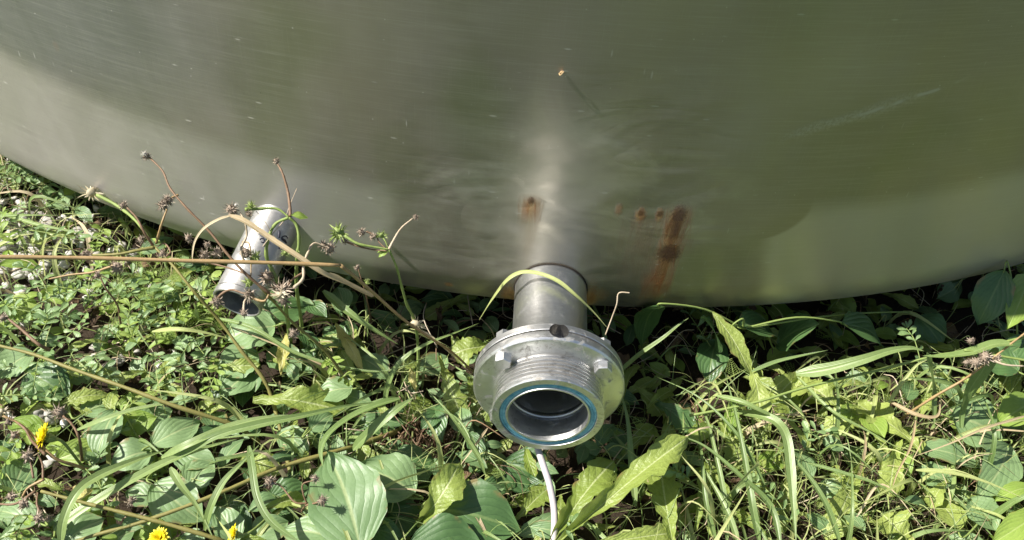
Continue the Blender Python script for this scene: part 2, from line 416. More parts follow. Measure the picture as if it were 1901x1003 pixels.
    col = t.mix(t.M('MULTIPLY', red, .6), col, (.40, .10, .02))
    col = t.mix(dark, col, t.mix(fleck, (.05, .024, .012), (.16, .065, .02)))
    rust = t.M('MAXIMUM', t.M('MULTIPLY', tan, .85), t.M('MAXIMUM', dark, t.M('MULTIPLY', red, .7)))
    # dust specks, short scuffs and scratches
    v1 = t.vor(t.mapv(uvs, (1, 1, 1)), 95); vm = n2(7, 7, 3, .5, loc=21)
    sp = t.M('MULTIPLY', t.step(v1, .075, .035), t.step(n2(60, 60, 1, loc=31), .50, .56))
    sc1 = t.step(t.vor(t.mapv(uvs, (30, 130, 1), (0, 0, .5)), 1), .13, .05); sc1 = t.M('MULTIPLY', sc1, t.step(n2(40, 40, 2, loc=41), .52, .60))
    sc2 = t.step(t.vor(t.mapv(uvs, (120, 22, 1), (0, 0, .9), loc=(3, 5, 0)), 1), .11, .04); sc2 = t.M('MULTIPLY', sc2, t.step(n2(30, 30, 2, loc=51), .54, .62))
    scr = n2(70, 260, 4, .75, 2.5, loc=61); scr = t.M('MULTIPLY', t.step(scr, .64, .76), t.step(vm, .45, .62))
    # one long scuffed ridge at the right
    rz = t.M('SUBTRACT', z, t.M('ADD', Z0+.190, t.M('MULTIPLY', t.M('SUBTRACT', u, .19), .36)))
    ridge = t.M('MULTIPLY', t.step(t.M('ABSOLUTE', t.M('ADD', rz, t.M('MULTIPLY', w1, .4))), .010, .001), t.M('MULTIPLY', t.step(u, .16, .2), t.step(u, .33, .24)))
    ridge2 = t.M('MULTIPLY', t.step(t.M('ABSOLUTE', t.M('ADD', rz, t.M('MULTIPLY', w1, .3))), .0028, .0004), t.M('MULTIPLY', t.step(u, .2, .24), t.step(u, .34, .30)))
    dust = mx([t.M('MULTIPLY', sp, .5), t.M('MULTIPLY', sc1, .35), t.M('MULTIPLY', sc2, .28), t.M('MULTIPLY', scr, .38),
               t.M('MULTIPLY', t.M('MULTIPLY', ridge, t.step(fleck, .35, .65)), .30), t.M('MULTIPLY', t.M('MULTIPLY', ridge2, t.step(n2(60, 60, 3, loc=77), .42, .6)), .35)])
    dust = t.M('MAXIMUM', dust, t.M('MULTIPLY', t.step(n2(4, 3, 4, .6, loc=71), .5, .75), .10))
    col = t.mix(dust, col, (.62, .61, .55))
    ds = t.M('MULTIPLY', t.step(t.vor(t.mapv(uvs, (1, 1, 1), loc=(4, 7, 0)), 60), .045, .02), t.step(n2(50, 50, 1, loc=81), .62, .68))
    col = t.mix(t.M('MULTIPLY', ds, .8), col, (.03, .028, .022))
    metal = t.M('SUBTRACT', t.mixf(band, .88, .80), t.M('MULTIPLY', t.M('MAXIMUM', t.M('POWER', rust, 2.2), t.M('MULTIPLY', dust, .9)), .9), clamp=True)
    rough = t.mixf(rust, rough, .85); rough = t.mixf(dust, rough, .7)
    # relief: dents round the nozzle, gentle waviness, grinding marks
    loc_ = t.step(ell(.0, Z0+.06, .21, .21), 1.2, .3)
    dent = n2(10, 14, 2, .45, .8, loc=91)
    crease = t.M('ABSOLUTE', t.M('SUBTRACT', n2(7, 16, 2, .4, 1.2, loc=95), .5))
    h = t.M('MULTIPLY', t.M('MULTIPLY', t.M('ADD', dent, t.M('MULTIPLY', crease, .9)), loc_), .0034)
    h = t.M('ADD', h, t.M('MULTIPLY', n2(2.2, 2.2, 2, loc=101), .004))
    h = t.M('ADD', h, t.M('MULTIPLY', t.M('MULTIPLY', swirl, gr), .00003))
    h = t.M('ADD', h, t.M('MULTIPLY', brush, .00003))
    h = t.M('ADD', h, t.M('MULTIPLY', ridge, .0002))
    h = t.M('ADD', h, t.M('MULTIPLY', t.M('MULTIPLY', fleck, rust), .0008))
    nrm = t.bump(h, 1.0, 1.0)
    tg = t.n('ShaderNodeTangent', direction_type='UV_MAP'); tg.uv_map = 'UV'
    aniso = t.mixf(rust, t.mixf(gr, .66, .55), 0)
    rotn = t.mixf(gr, 0.25, t.M('MULTIPLY_ADD', t.M('SUBTRACT', n2(6, 6, 2, loc=111), .5), .35, .25))
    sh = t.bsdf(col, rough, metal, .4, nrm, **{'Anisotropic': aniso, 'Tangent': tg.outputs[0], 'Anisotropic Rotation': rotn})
    return t.done(sh)
def steel(name, c1=(.50, .50, .49), c2=(.66, .66, .65), r1=.26, r2=.42, lines=None, lb=.00004, metal=.96, dirt=.35, aniso=0, dirtc=(.16, .13, .09), scr=.4, grooves=False):
    t = NT(name); pos = t.geo()
    n1 = t.noise(pos, 38, 4, .6, .5); n2_ = t.noise(pos, 190, 4, .65)
    col = t.mix(n1, c1, c2)
    d = t.M('MULTIPLY', t.step(t.noise(pos, 70, 5, .7, .8), .53, .72), dirt)
    if grooves:
        q = t.xyz(pos); zz = t.M('SUBTRACT', q[2], Z0); rr = t.M('SQRT', t.M('ADD', t.M('MULTIPLY', q[0], q[0]), t.M('MULTIPLY', zz, zz)))
        g = t.M('MULTIPLY', t.step(rr, .0466, .0446), t.step(rr, .0415, .0425)); g = t.M('MULTIPLY', g, t.step(q[1], -.148, -.146))
        d = t.M('MAXIMUM', d, t.M('MULTIPLY', g, t.M('ADD', .45, t.M('MULTIPLY', n1, .6))))
        sc0 = t.M('MULTIPLY', t.step(t.noise(pos, 160, 5, .75, 1.5), .5, .62), t.step(t.noise(pos, 30, 2), .42, .6)); col = t.mix(t.M('MULTIPLY', sc0, .55), col, (.30, .29, .27))
    ro = t.mixf(n2_, r1, r2)
    h = t.M('MULTIPLY', n2_, .00008)
    if lines:
        l = t.noise(t.mapv(pos, lines), 1, 3, .6); h = t.M('ADD', h, t.M('MULTIPLY', l, lb)); ro = t.M('ADD', ro, t.M('MULTIPLY', t.M('SUBTRACT', l, .5), .2))
        col = t.mix(t.M('MULTIPLY', t.step(l, .5, .7), .25), col, (.85, .85, .84))
    sc = t.step(t.noise(t.mapv(pos, (60, 300, 200), (.4, .7, .2)), 1, 4, .8, 2), .64, .72)
    col = t.mix(t.M('MULTIPLY', sc, scr), col, (.8, .8, .78))
    col = t.mix(d, col, dirtc)
    met = t.M('SUBTRACT', metal, t.M('MULTIPLY', d, .9), clamp=True)
    return t.done(t.bsdf(col, t.M('ADD', ro, t.M('MULTIPLY', d, .5)), met, .5, t.bump(h, 1, 1)))
def build_tank():
    root = thing('steel_tank', 'large round brushed stainless steel tank with rust stains, standing over the weeds', 'tank', (0, RT, 0))
    # wall
    rows = [(z, RT) for z in (1.55, 1.2, .9)] + [(.9-.02*i, RT) for i in range(1, 35)]
    zk = ZB+KR
    rows = [r for r in rows if r[0] > zk+.005]
    prof_ = [(1.72, .02), (1.70, .5), (1.64, .95), (1.58, 1.18)] + rows
    for i in range(0, 25):
        a = math.pi/2*i/24; prof_.append((zk-KR*math.sin(a), RT-KR+KR*math.cos(a)))
    prof_ += [(ZB-.004, RT-.2), (ZB-.02, RT-.5), (ZB-.045, .5), (ZB-.06, .02)]
    ph = [-math.pi + .25*i for i in range(0, 9)]
    ph = [p for p in ph if p < -.9] + [-.9+.0075*i for i in range(0, 241)]
    ph += [-p for p in ph if p < -.9][::-1]
    mb = MB(); vs = []; fs = []; uv = []; n = len(ph)
    for (z, r) in prof_:
        for p in ph:
            vs.append((math.sin(p)*r, RT-math.cos(p)*r, z)); uv.append((p*RT, z))
    for j in range(len(prof_)-1):
        for i in range(n-1): fs.append((j*n+i, (j+1)*n+i, (j+1)*n+i+1, j*n+i+1))
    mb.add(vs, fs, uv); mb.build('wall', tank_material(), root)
    S1 = steel('spun_pipe_steel', (.54, .54, .53), (.62, .62, .61), .34, .40, (40, 900, 900), .00002, dirt=.12, scr=.15)
    S2 = steel('cast_flange_metal', (.56, .56, .55), (.80, .80, .79), .30, .52, (30, 1400, 30), .00006, dirt=.75, grooves=True)
    S3 = steel('inner_bore_steel', (.50, .49, .48), (.70, .69, .67), .30, .46, (10, 700, 10), .00003, dirt=.4)
    S4 = steel('bolt_metal', (.58, .58, .57), (.72, .72, .71), .34, .5, dirt=.25)
    O = Vector((0, 0, Z0)); AX = Vector((0, -1, 0))
    # welded outlet pipe: outer wall then inner bore back to the tank
    mb = MB(); lathe(mb, [(-.012, .0342), (.0, .0342), (.05, .0342), (.103, .0342), (.104, .0352), (.108, .0352)], O, AX, 96)
    pipe = mb.build('outlet_pipe', S1, root)
    mb = MB(); lathe(mb, [(.122, .0325), (.121, .0322), (.10, .0322), (.0, .0322), (-.03, .0322), (-.031, .001)], O, AX, 72)
    mb.build('pipe_bore', S3, pipe)
    # dark ring stands in for the shaded gap where pipe meets dented wall
    mb = MB(); pts = []
    for k in range(73):
        a = 2*math.pi*k/72; x = .0349*math.cos(a); zz = .0349*math.sin(a)
        y = RT-math.sqrt(RT*RT-x*x)
        if zz < -.05+.0: pass
        pts.append(Vector((x, y-.0006+(max(0, -(zz+Z0-(ZB+KR)))**2)/(2*KR), Z0+zz)))
    tube(mb, pts, .0007, 6, 1); mb.build('gap_shade_ring', plain('painted_gap_shade', (.02, .016, .012), (.06, .045, .03), .9, 300), pipe)
    # two flange plates with a groove, radial hole cut through the rim
    F = [(.1045, .0352), (.1045, .0630), (.1058, .0652), (.1120, .0655), (.1125, .0652), (.1127, .0575), (.1141, .0575), (.1143, .0652), (.1150, .0655), (.1212, .0655), (.1228, .0640),
         (.1236, .0610), (.1242, .0530), (.1248, .0480), (.1248, .0400), (.1248, .0345), (.1045, .0345)]
    mb = MB(); lathe(mb, F, O, AX, 160, close=True); fl = mb.build('flange', S2, pipe)
    cut = MB(); ang = math.radians(90-2.5); dv = Vector((math.cos(ang), 0, math.sin(ang)))
    oc = O + AX*.1132
    cut_pts = []
    lathe(cut, [(.0505, .0001), (.0505, .0082), (.080, .0082), (.080, .0001)], oc, dv, 40)
    co = cut.build('cutter', S2); 
    import bmesh
    bm = bmesh.new(); bm.from_mesh(co.data); bmesh.ops.remove_doubles(bm, verts=bm.verts, dist=.00025); bmesh.ops.recalc_face_normals(bm, faces=bm.faces); bm.to_mesh(co.data); bm.free()
    bm = bmesh.new(); bm.from_mesh(fl.data); bmesh.ops.recalc_face_normals(bm, faces=bm.faces); bm.to_mesh(fl.data); bm.free()
    md = fl.modifiers.new('hole', 'BOOLEAN'); md.object = co; md.operation = 'DIFFERENCE'; md.solver = 'EXACT'
    bpy.context.view_layer.update()
    dg = bpy.context.evaluated_depsgraph_get(); me2 = bpy.data.meshes.new_from_object(fl.evaluated_get(dg))
    fl.modifiers.clear(); fl.data = me2; bpy.data.objects.remove(co)
    me2.polygons.foreach_set('use_smooth', [True]*len(me2.polygons)); me2.set_sharp_from_angle(angle=math.radians(28))
    for pg in me2.polygons:
        if pg.center.z+.0 > Z0+.048 and abs(pg.center.x) < .012 and abs(pg.normal.dot(dv)) < .35 and (Vector((pg.center.x, pg.center.y+RT, pg.center.z))-oc).cross(dv).length < .0086: pg.use_smooth = False
    me2.materials.append(steel('shaded_hole_steel', (.16, .15, .14), (.34, .33, .31), .35, .6, dirt=.6))  # shade inside the hole put into a darker steel, besides its dirt
    for pg in me2.polygons:
        if not pg.use_smooth: pg.material_index = 1
    # threaded collar
    T = [(.1250, .0345), (.1250, .0462), (.1262, .0468)]
    s_ = .1275
    while s_ < .1445:
        T += [(s_, .0440), (s_+.0004, .0440), (s_+.0013, .0473), (s_+.0024, .0475), (s_+.0033, .0442)]; s_ += .0039
    T += [(.1462, .0452), (.1470, .0470), (.1482, .0477), (.1508, .0477), (.1514, .0471), (.1514, .0415), (.1500, .0412), (.1490, .0411), (.1490, .0361), (.1508, .0359), (.1514, .0355), (.1512, .0341), (.150, .0337),
          (.130, .0337), (.1296, .0337), (.1293, .0358), (.1275, .0360), (.1272, .0337), (.127, .0335)]
    mb = MB(); lathe(mb, T, O, AX, 160, close=True)
    col = mb.build('threaded_collar', S2, pipe); col.data.set_sharp_from_angle(angle=math.radians(32))
    # blue gasket ring
    mb = MB(); lathe(mb, [(.1490, .0362), (.1502, .0362), (.1505, .0366), (.1505, .0383), (.1501, .0386), (.1501, .0389), (.1505, .0392), (.1505, .0404), (.1501, .0410), (.1490, .0410)], O, AX, 128)
    t = NT('blue_rubber'); pos = t.geo(); nn = t.noise(pos, 120, 4, .6)
    g = t.bsdf(t.mix(t.step(nn, .35, .7), (.09, .30, .42), (.24, .50, .60)), .45, 0, .5, t.bump(t.noise(pos, 300, 2), .3, .0005))
    gk = mb.build('gasket', t.done(g), pipe); gk.data.set_sharp_from_angle(angle=math.radians(35))
    # lower inner rings
    mb = MB(); lathe(mb, [(.1272, .0337), (.1270, .0328), (.1262, .0323), (.1240, .0322), (.1235, .0335)], O, AX, 96)
    mb.build('inner_ring', S3, pipe)
    # bolts
    for k, (a, tw) in enumerate(((41.0, .15), (137.5, .5), (223, .2), (317, .4))):
        a = math.radians(a); c = O + Vector((math.cos(a), 0, math.sin(a)))*.0563
        mb = MB()
        def hexa(s0, s1, r, ch, tw):
            pr = [(s0, r-ch if s0 < s1 and False else r), (s1-ch, r), (s1, r-ch), (s1, .0005)]
            vs = []; fs = []; n6 = 6
            for (s_, rr) in [(s0, .0005)]+pr:
                for j in range(6):
                    b = tw+j*math.pi/3; vs.append(c + AX*s_ + Vector((math.cos(b), 0, math.sin(b)))*rr)
            for j in range(len(pr)):
                for i in range(6):
                    i2 = (i+1) % 6; fs.append((j*6+i, j*6+i2, (j+1)*6+i2, (j+1)*6+i))
            mb.add(vs, fs)
        lathe(mb, [(.1236, .0005), (.1236, .0088), (.1248, .0088), (.1248, .0005)], c, AX, 28)
        hexa(.1248, .1310, .0076, .0008, tw)
        hexa(.1044, .0975, .0074, -.0, tw+.3)
        lathe(mb, [(.0980, .0038), (.0945, .0038), (.0940, .0030), (.0940, .0003)], c, AX, 16)
        b = mb.build('bolt', S4, pipe, smooth=False)
    # ---- small drain pipe
    ph_, zs, Ls, rs, pt = -.21731, Z0+.03114, .09005, .0226, .269
    a = Vector((math.sin(ph_), -math.cos(ph_), 0)); C0 = Vector((0, RT, zs)) + a*RT
    ax = (a*math.cos(pt) + Vector((0, 0, -1))*math.sin(pt)).normalized()
    D1 = steel('matt_pipe_steel', (.40, .395, .38), (.50, .49, .47), .38, .5, (200, 200, 60), .00002, metal=.85, dirt=.3)
    mb = MB(); r = rs
    lathe(mb, [(-.02, r), (.0, r), (.082, r), (.0823, r-.0010), (.0833, r-.0010), (.0836, r+.0002), (Ls-.0005, r+.0002), (Ls, r-.0004), (Ls, r-.0014), (Ls-.0006, r-.0020), (.03, r-.0020), (-.018, r-.0020), (-.019, .0005)], C0, ax, 72)
    dp = mb.build('drain_pipe', D1, root); dp.data.set_sharp_from_angle(angle=math.radians(30))
    mb = MB(); pts = []
    s = ax.cross(Vector((0, 0, 1))).normalized(); uu = s.cross(ax)
    # handwritten black marker on the pipe, projected on its curved face
    def onpipe(px, py):
        d = ray(px, py); w_ = CAM - C0; dd = d - ax*d.dot(ax); ww = w_ - ax*w_.dot(ax)
        A = dd.dot(dd); B = 2*dd.dot(ww); Cc = ww.dot(ww)-(r+.0002)**2; D = B*B-4*A*Cc
        return CAM + d*((-B-math.sqrt(max(D, 0)))/2/A)
    k = 8.357
    strokes = [([(350, 545), (375, 525), (405, 535), (420, 565), (400, 590), (370, 575)], .0006), ([(405, 560), (435, 590), (440, 625), (420, 650)], .0009), ([(480, 440), (500, 450), (520, 462)], .0008),
               ([(655, 405), (655, 460), (652, 515)], .0011), ([(600, 600), (635, 612), (655, 630)], .0006), ([(655, 620), (656, 660), (655, 690)], .0009),
               ([(690, 520), (715, 495), (760, 490), (788, 525)], .0007), ([(692, 522), (715, 545), (738, 560), (765, 600)], .0013)]
    for pl, rr in strokes:
        tube(mb, [onpipe(440+x/k, 380+y/k) for x, y in pl], lambda v, rr=rr: rr*(.7+.3*math.sin(3.1*v)), 6, 4)
    mb.build('marker_writing', plain('black_marker', (.012, .012, .018), (.03, .03, .05), .5), dp)
    return root
build_tank()
def on_tank(px, py, off=0.0):
    d = ray(px, py); return CAM + d*(tank_t(d)) , d
# tiny husk clinging to the wall
p, d = on_tank(1043, 133); nrm = Vector((p.x, p.y-RT, 0)).normalized()
mb = MB(); q = p + nrm*.0011; rg = random.Random(5)
blob(mb, q, .0020, .0012, .0011, rg, .3, 2)
tube(mb, [p, q], .0004, 5, 1); tube(mb, [q+Vector((-.002, 0, -.0012)), q+nrm*.003+Vector((-.001, 0, -.001)), q+Vector((.0016, 0, .0022))+nrm*.002], .0005, 5, 3)
tag(mb.build('seed_husk', plain('husk', (.30, .16, .05), (.6, .48, .28))), 'tiny tan seed husk stuck on the steel tank wall above the threaded outlet', 'husk')
# pale cable hanging from below the outlet
mb = MB(); tube(mb, [P(990, 800, .078), P(1000, 838, .072), P(1010, 868, .068), P(1021, 903, .062), P(1029, 950, .052), P(1028, 1000, .042), P(1022, 1060, .03)], .0030, 12, 8)
tag(mb.build('grey_cable', plain('cable_sheath', (.42, .38, .38), (.55, .50, .50), .5, 120)), 'pale grey cable running down into the leaves below the threaded outlet', 'cable')
# ================================================================ GROUND
def ground():
    t = NT('soil_and_turf'); pos = t.geo(); q = t.xyz(pos)
    r = t.M('SQRT', t.M('ADD', t.M('MULTIPLY', q[0], q[0]), t.M('MULTIPLY', q[1], q[1])))
    soil = t.mix(t.noise(pos, 70, 5, .7), (.010, .007, .005), (.055, .038, .024))
    gr = t.mix(t.noise(pos, 45, 5, .75), (.03, .055, .012), (.13, .19, .05))
    gr = t.mix(t.step(t.noise(pos, 9, 3), .45, .65), gr, (.15, .20, .075))
    far = t.step(t.M('ADD', r, t.M('MULTIPLY', t.noise(pos, 8, 3), .3)), .75, 1.1)
    col = t.mix(far, soil, gr)
    h = t.M('ADD', t.noise(pos, 60, 5, .7), t.M('MULTIPLY', t.noise(pos, 9, 2), 2))
    m = t.done(t.bsdf(col, .9, 0, .2, t.bump(h, .8, .006)))
    mb = MB(); n = 60; vs = []; fs = []
    from mathutils import noise as mn
    L = [((i/n*2-1)) for i in range(n+1)]; L = [math.copysign(abs(x)**3*30, x) for x in L]
    for y in L:
        for x in L: vs.append((x, y, .004*mn.noise(Vector((x*6, y*6, 0)))*1.0))
    for j in range(n):
        for i in range(n): fs.append((j*(n+1)+i, j*(n+1)+i+1, (j+1)*(n+1)+i+1, (j+1)*(n+1)+i))
    mb.add(vs, fs); tag(mb.build('ground', m), kind='structure')
ground()
# ================================================================ PLANTS
def hleaf(mb, bx, by, tx, ty, wpx, h1, h2, shape='oval', var=.5, bow=.10, roll=0., cup=.15, wave=.05, teeth=0., hi=True, curl=.05, upn=None, seed=None):
    b = P(bx, by, h1); t = P(tx, ty, h2); rg = random.Random(seed if seed is not None else int(bx*7+by*3))
    d = (t-b).normalized(); s = d.cross(Vector(upn) if upn else Vector((0, -.15, 1))).normalized()
    s = Matrix.Rotation(roll, 3, d) @ s
    m = (b+t)/2; k = (proj(m+s*.005)-proj(m-s*.005)).length/.01
    leaf(mb, b, t, wpx/2/max(k, 400), shape, var, bow, roll, cup, wave, teeth, 10 if hi else 6, 38 if teeth else 18, rg, upn, curl)
    return b, t
def plant(name, label, cat, mat, shape, root_px, leaves, group=None, teeth=0., stems=True, stem_mat='green_stem', wave=.06, cup=.15, hi=True, root_h=0.0):
    """leaves: (bx,by,tx,ty,wpx,h1,h2[,opts])"""
    root = P(*root_px, root_h if root_h else .004); rt = thing(name, label, cat, root, group)
    for L in leaves:
        o = dict(L[7]) if len(L) > 7 else {}
        m = ML[o.pop('mat', mat)]
        mb = MB(); b, t = hleaf(mb, *L[:7], shape=o.pop('shape', shape), teeth=o.pop('teeth', teeth), wave=o.pop('wave', wave), cup=o.pop('cup', cup), hi=hi, **o)
        mb.build('leaf', m, rt)
        if stems:
            sm = MB(); c = (root+b)/2 + Vector((0, 0, .012)); d = (t-b).normalized()
            tube(sm, [root, c, b-d*.008, b+d*.003], lambda v: .0011-.0003*v, 6, 5); sm.build('stalk', MP[stem_mat], rt)
    return rt
OV = 'broad_leaf_seedling'; TL = 'toothed_leaf_plant'
G1 = 'oval-leaved seedlings among the weeds'; G2 = 'toothed-leaf rosettes among the weeds'
plant(OV, 'seedling with the largest pale ribbed oval leaf, at the bottom edge left of the cable', 'seedling', 'oval', 'oval', (672, 960), [
 (670, 1022, 606, 838, 150, .060, .078, dict(roll=-.12, var=.3, bow=.06, cup=.10)),
 (770, 918, 668, 862, 98, .045, .055, dict(roll=.15, var=.75, seed=4)),
 (652, 1012, 520, 985, 84, .050, .045, dict(roll=.1, var=.7)),
 (640, 1012, 560, 1062, 90, .04, .03, dict(var=.6))], G1)
plant(OV, 'deep green shaded seedling with large oval leaves just left of the grey cable', 'seedling', 'deep', 'oval', (850, 900), [
 (800, 944, 968, 985, 128, .045, .04, dict(var=.7, roll=.1)),
 (760, 1010, 905, 1030, 105, .05, .045, dict(var=.5)),
 (722, 880, 812, 850, 78, .03, .028, dict(var=.6)),
 (843, 918, 938, 905, 44, .048, .046, dict(mat='oval', var=.7, roll=.35)),  # paler leaf stands in for the sunlit part of the dark leaf
 (935, 860, 1028, 905, 92, .022, .02, dict(var=.1)),
 (700, 940, 790, 985, 80, .03, .02, dict(var=.6))], G1)
plant(OV, 'oval-leaved seedling directly under the open mouth of the small drain pipe', 'seedling', 'oval', 'oval', (488, 640), [
 (512, 605, 418, 632, 78, .055, .050, dict(var=.9, roll=.05)),
 (484, 592, 574, 568, 60, .045, .040, dict(mat='deep', var=.9)),
 (478, 655, 405, 700, 66, .04, .035, dict(var=.7)),
 (500, 650, 560, 690, 60, .035, .03, dict(var=.4)),
 (470, 690, 408, 735, 60, .03, .03, dict(var=.5))], G1)
plant(OV, 'seedling whose pale oval leaves spread widest, centre of the lower left between the yellow flowers', 'seedling', 'oval', 'oval', (300, 880), [
 (214, 762, 176, 850, 62, .048, .040, dict(var=.5, roll=.2)),
 (282, 838, 205, 868, 62, .045, .045, dict(var=.9)),
 (280, 828, 372, 782, 58, .05, .045, dict(var=.85)),
 (322, 838, 402, 862, 60, .04, .04, dict(var=.7)),
 (348, 905, 398, 860, 60, .038, .04, dict(var=.85)),
 (290, 930, 232, 915, 52, .035, .035, dict(var=.6)),
 (285, 900, 378, 968, 92, .042, .035, dict(var=.75)),
 (260, 800, 320, 760, 50, .03, .03, dict(var=.5))], G1)
plant(OV, 'oval-leaved seedling in the bottom left corner below the dark seed heads', 'seedling', 'oval', 'oval', (100, 985), [
 (74, 972, -12, 945, 66, .045, .04, dict(var=.9)),
 (118, 1012, 196, 962, 66, .04, .045, dict(var=.8)),
 (80, 1010, 10, 1040, 60, .03, .03, dict(var=.7)),
 (190, 1015, 250, 985, 50, .03, .03, dict(var=.5))], G1)
plant(OV, 'oval-leaved seedling at the bottom edge beside the middle yellow flower', 'seedling', 'oval', 'oval', (430, 1000), [
 (438, 1012, 402, 940, 62, .04, .05, dict(var=.6)),
 (470, 1005, 535, 968, 60, .035, .035, dict(var=.7)),
 (380, 1015, 330, 1000, 50, .03, .03, dict(var=.6)),
 (500, 930, 575, 905, 62, .03, .03, dict(mat='deep', var=.8))], G1)
plant(OV, 'seedling with one big dark oval leaf above the round yellow flower, near the left edge', 'seedling', 'oval', 'oval', (110, 735), [
 (50, 690, 130, 738, 88, .045, .035, dict(mat='deep', var=.8)),
 (62, 655, -10, 705, 56, .045, .04, dict(var=.8)),
 (120, 700, 180, 690, 44, .03, .03, dict(var=.5)),
 (150, 770, 215, 745, 44, .035, .03, dict(var=.6))], G1)
plant(OV, 'small-leaved oval seedling between the small drain pipe and the threaded outlet', 'seedling', 'oval', 'oval', (640, 730), [
 (655, 722, 586, 738, 48, .045, .04, dict(var=.9)),
 (672, 665, 722, 705, 52, .04, .035, dict(var=.8)),
 (575, 800, 618, 768, 40, .045, .045, dict(var=.4, roll=.3)),
 (590, 660, 545, 690, 50, .03, .025, dict(mat='deep', var=.9)),
 (520, 800, 572, 850, 54, .03, .03, dict(var=.5)),
 (640, 640, 600, 610, 44, .03, .03, dict(mat='deep', var=.9)),
 (660, 780, 735, 800, 50, .02, .02, dict(mat='deep', var=.9))], G1)
plant(OV, 'sunlit oval-leaved seedling at the right below the drooping wide grass blade', 'seedling', 'fresh', 'oval', (1800, 840), [
 (1762, 775, 1862, 815, 98, .05, .04, dict(mat='oval', var=.9)),
 (1872, 828, 1815, 925, 84, .045, .04, dict(mat='oval', var=.9, roll=-.2)),
 (1700, 832, 1822, 868, 42, .045, .04, dict(mat='oval', var=.8)),
 (1770, 900, 1700, 870, 50, .03, .03, dict(mat='oval', var=.7))], G1)
plant(OV, 'oval-leaved seedling at the right edge, half in the shadow of the tank', 'seedling', 'oval', 'oval', (1890, 700), [
 (1912, 512, 1872, 610, 66, .105, .09, dict(mat='fresh', var=.5, roll=-.1)),
 (1865, 502, 1815, 604, 76, .09, .075, dict(mat='deep', var=.9)),
 (1925, 745, 1850, 790, 70, .06, .055, dict(mat='fresh', var=.4)),
 (1890, 690, 1820, 660, 60, .05, .05, dict(mat='deep', var=.9)),
 (1910, 630, 1860, 668, 50, .06, .05, dict(mat='deep', var=.9))], G1)
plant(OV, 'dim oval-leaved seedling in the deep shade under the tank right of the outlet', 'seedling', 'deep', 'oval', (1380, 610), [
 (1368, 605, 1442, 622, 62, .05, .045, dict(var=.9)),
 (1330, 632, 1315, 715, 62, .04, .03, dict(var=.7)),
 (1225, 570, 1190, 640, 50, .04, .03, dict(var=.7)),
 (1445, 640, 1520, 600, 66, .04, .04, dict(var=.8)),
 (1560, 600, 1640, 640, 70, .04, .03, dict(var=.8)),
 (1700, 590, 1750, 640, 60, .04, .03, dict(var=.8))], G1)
plant(OV, 'bright leaved seedling in the bottom right corner of the weeds', 'seedling', 'fresh', 'oval', (1860, 960), [
 (1925, 955, 1840, 1010, 60, .055, .05, dict(var=.6)),
 (1915, 905, 1846, 930, 36, .055, .05, dict(var=.5)),
 (1800, 925, 1850, 985, 60, .04, .035, dict(mat='oval', var=.9)),
 (1780, 985, 1740, 930, 50, .04, .035, dict(mat='tooth', var=.7))], G1)
# toothed rosettes
plant(TL, 'toothed rosette with the long crinkled wavy leaf right of the grey cable', 'weed', 'tooth', 'tooth', (1065, 985), [
 (1030, 1012, 1278, 815, 62, .045, .085, dict(var=.55, wave=.35, cup=.25, bow=.05, curl=-.02)),
 (1020, 1010, 1142, 852, 74, .04, .055, dict(var=.15, wave=.25)),
 (1250, 1015, 1226, 862, 74, .05, .05, dict(var=.45, roll=-.1, bow=.03)),
 (1085, 1015, 1262, 985, 46, .05, .05, dict(var=.7)),
 (958, 965, 1018, 905, 52, .03, .03, dict(var=.2)),
 (1150, 850, 1215, 790, 50, .03, .03, dict(var=.1)),
 (1290, 985, 1330, 850, 48, .03, .03, dict(var=.2))], G2, teeth=.28, stems=False)
lady_rt = plant(TL, 'toothed plant reaching from the tank shadow with a red ladybird on its leaf', 'weed', 'tooth', 'lance', (1300, 575), [
 (1322, 580, 1402, 706, 34, .07, .085, dict(var=.7, shape='lance', bow=.05, wave=.08, roll=.0)),
 (1390, 676, 1414, 775, 40, .086, .074, dict(var=1., shape='tooth', wave=.15, teeth=.02)),
 (1300, 590, 1330, 660, 44, .04, .03, dict(mat='deep', var=.9))], G2, teeth=.12, stems=False)
plant(TL, 'pale crinkled rosette lying open in the sun at the right', 'weed', 'tooth', 'tooth', (1700, 850), [
 (1712, 838, 1592, 742, 62, .05, .045, dict(var=1., bow=.06)),
 (1668, 820, 1650, 922, 56, .045, .04, dict(var=.9)),
 (1690, 1012, 1640, 955, 74, .04, .04, dict(var=.9)),
 (1560, 760, 1470, 710, 60, .04, .035, dict(var=.9)),
 (1640, 760, 1530, 800, 56, .035, .03, dict(var=.95)),
 (1600, 860, 1540, 1000, 62, .03, .03, dict(var=.7)),
 (1710, 770, 1760, 700, 56, .035, .03, dict(var=.8)),
 (1500, 690, 1440, 740, 50, .03, .03, dict(var=.7))], G2, teeth=.25, stems=False, wave=.22)
plant(TL, 'toothed rosette with long flat light leaves at the left below the tiny-leaved trailing plant', 'weed', 'tooth', 'tooth', (200, 705), [
 (215, 695, 88, 678, 34, .045, .04, dict(var=.5, shape='lance')),
 (112, 752, 206, 732, 30, .04, .035, dict(var=.6, shape='lance')),
 (205, 770, 215, 722, 32, .04, .04, dict(var=.7, shape='lance')),
 (270, 690, 200, 720, 30, .03, .03, dict(var=.5)),
 (60, 735, -10, 748, 34, .03, .03, dict(var=.6))], G2, teeth=.15, stems=False)
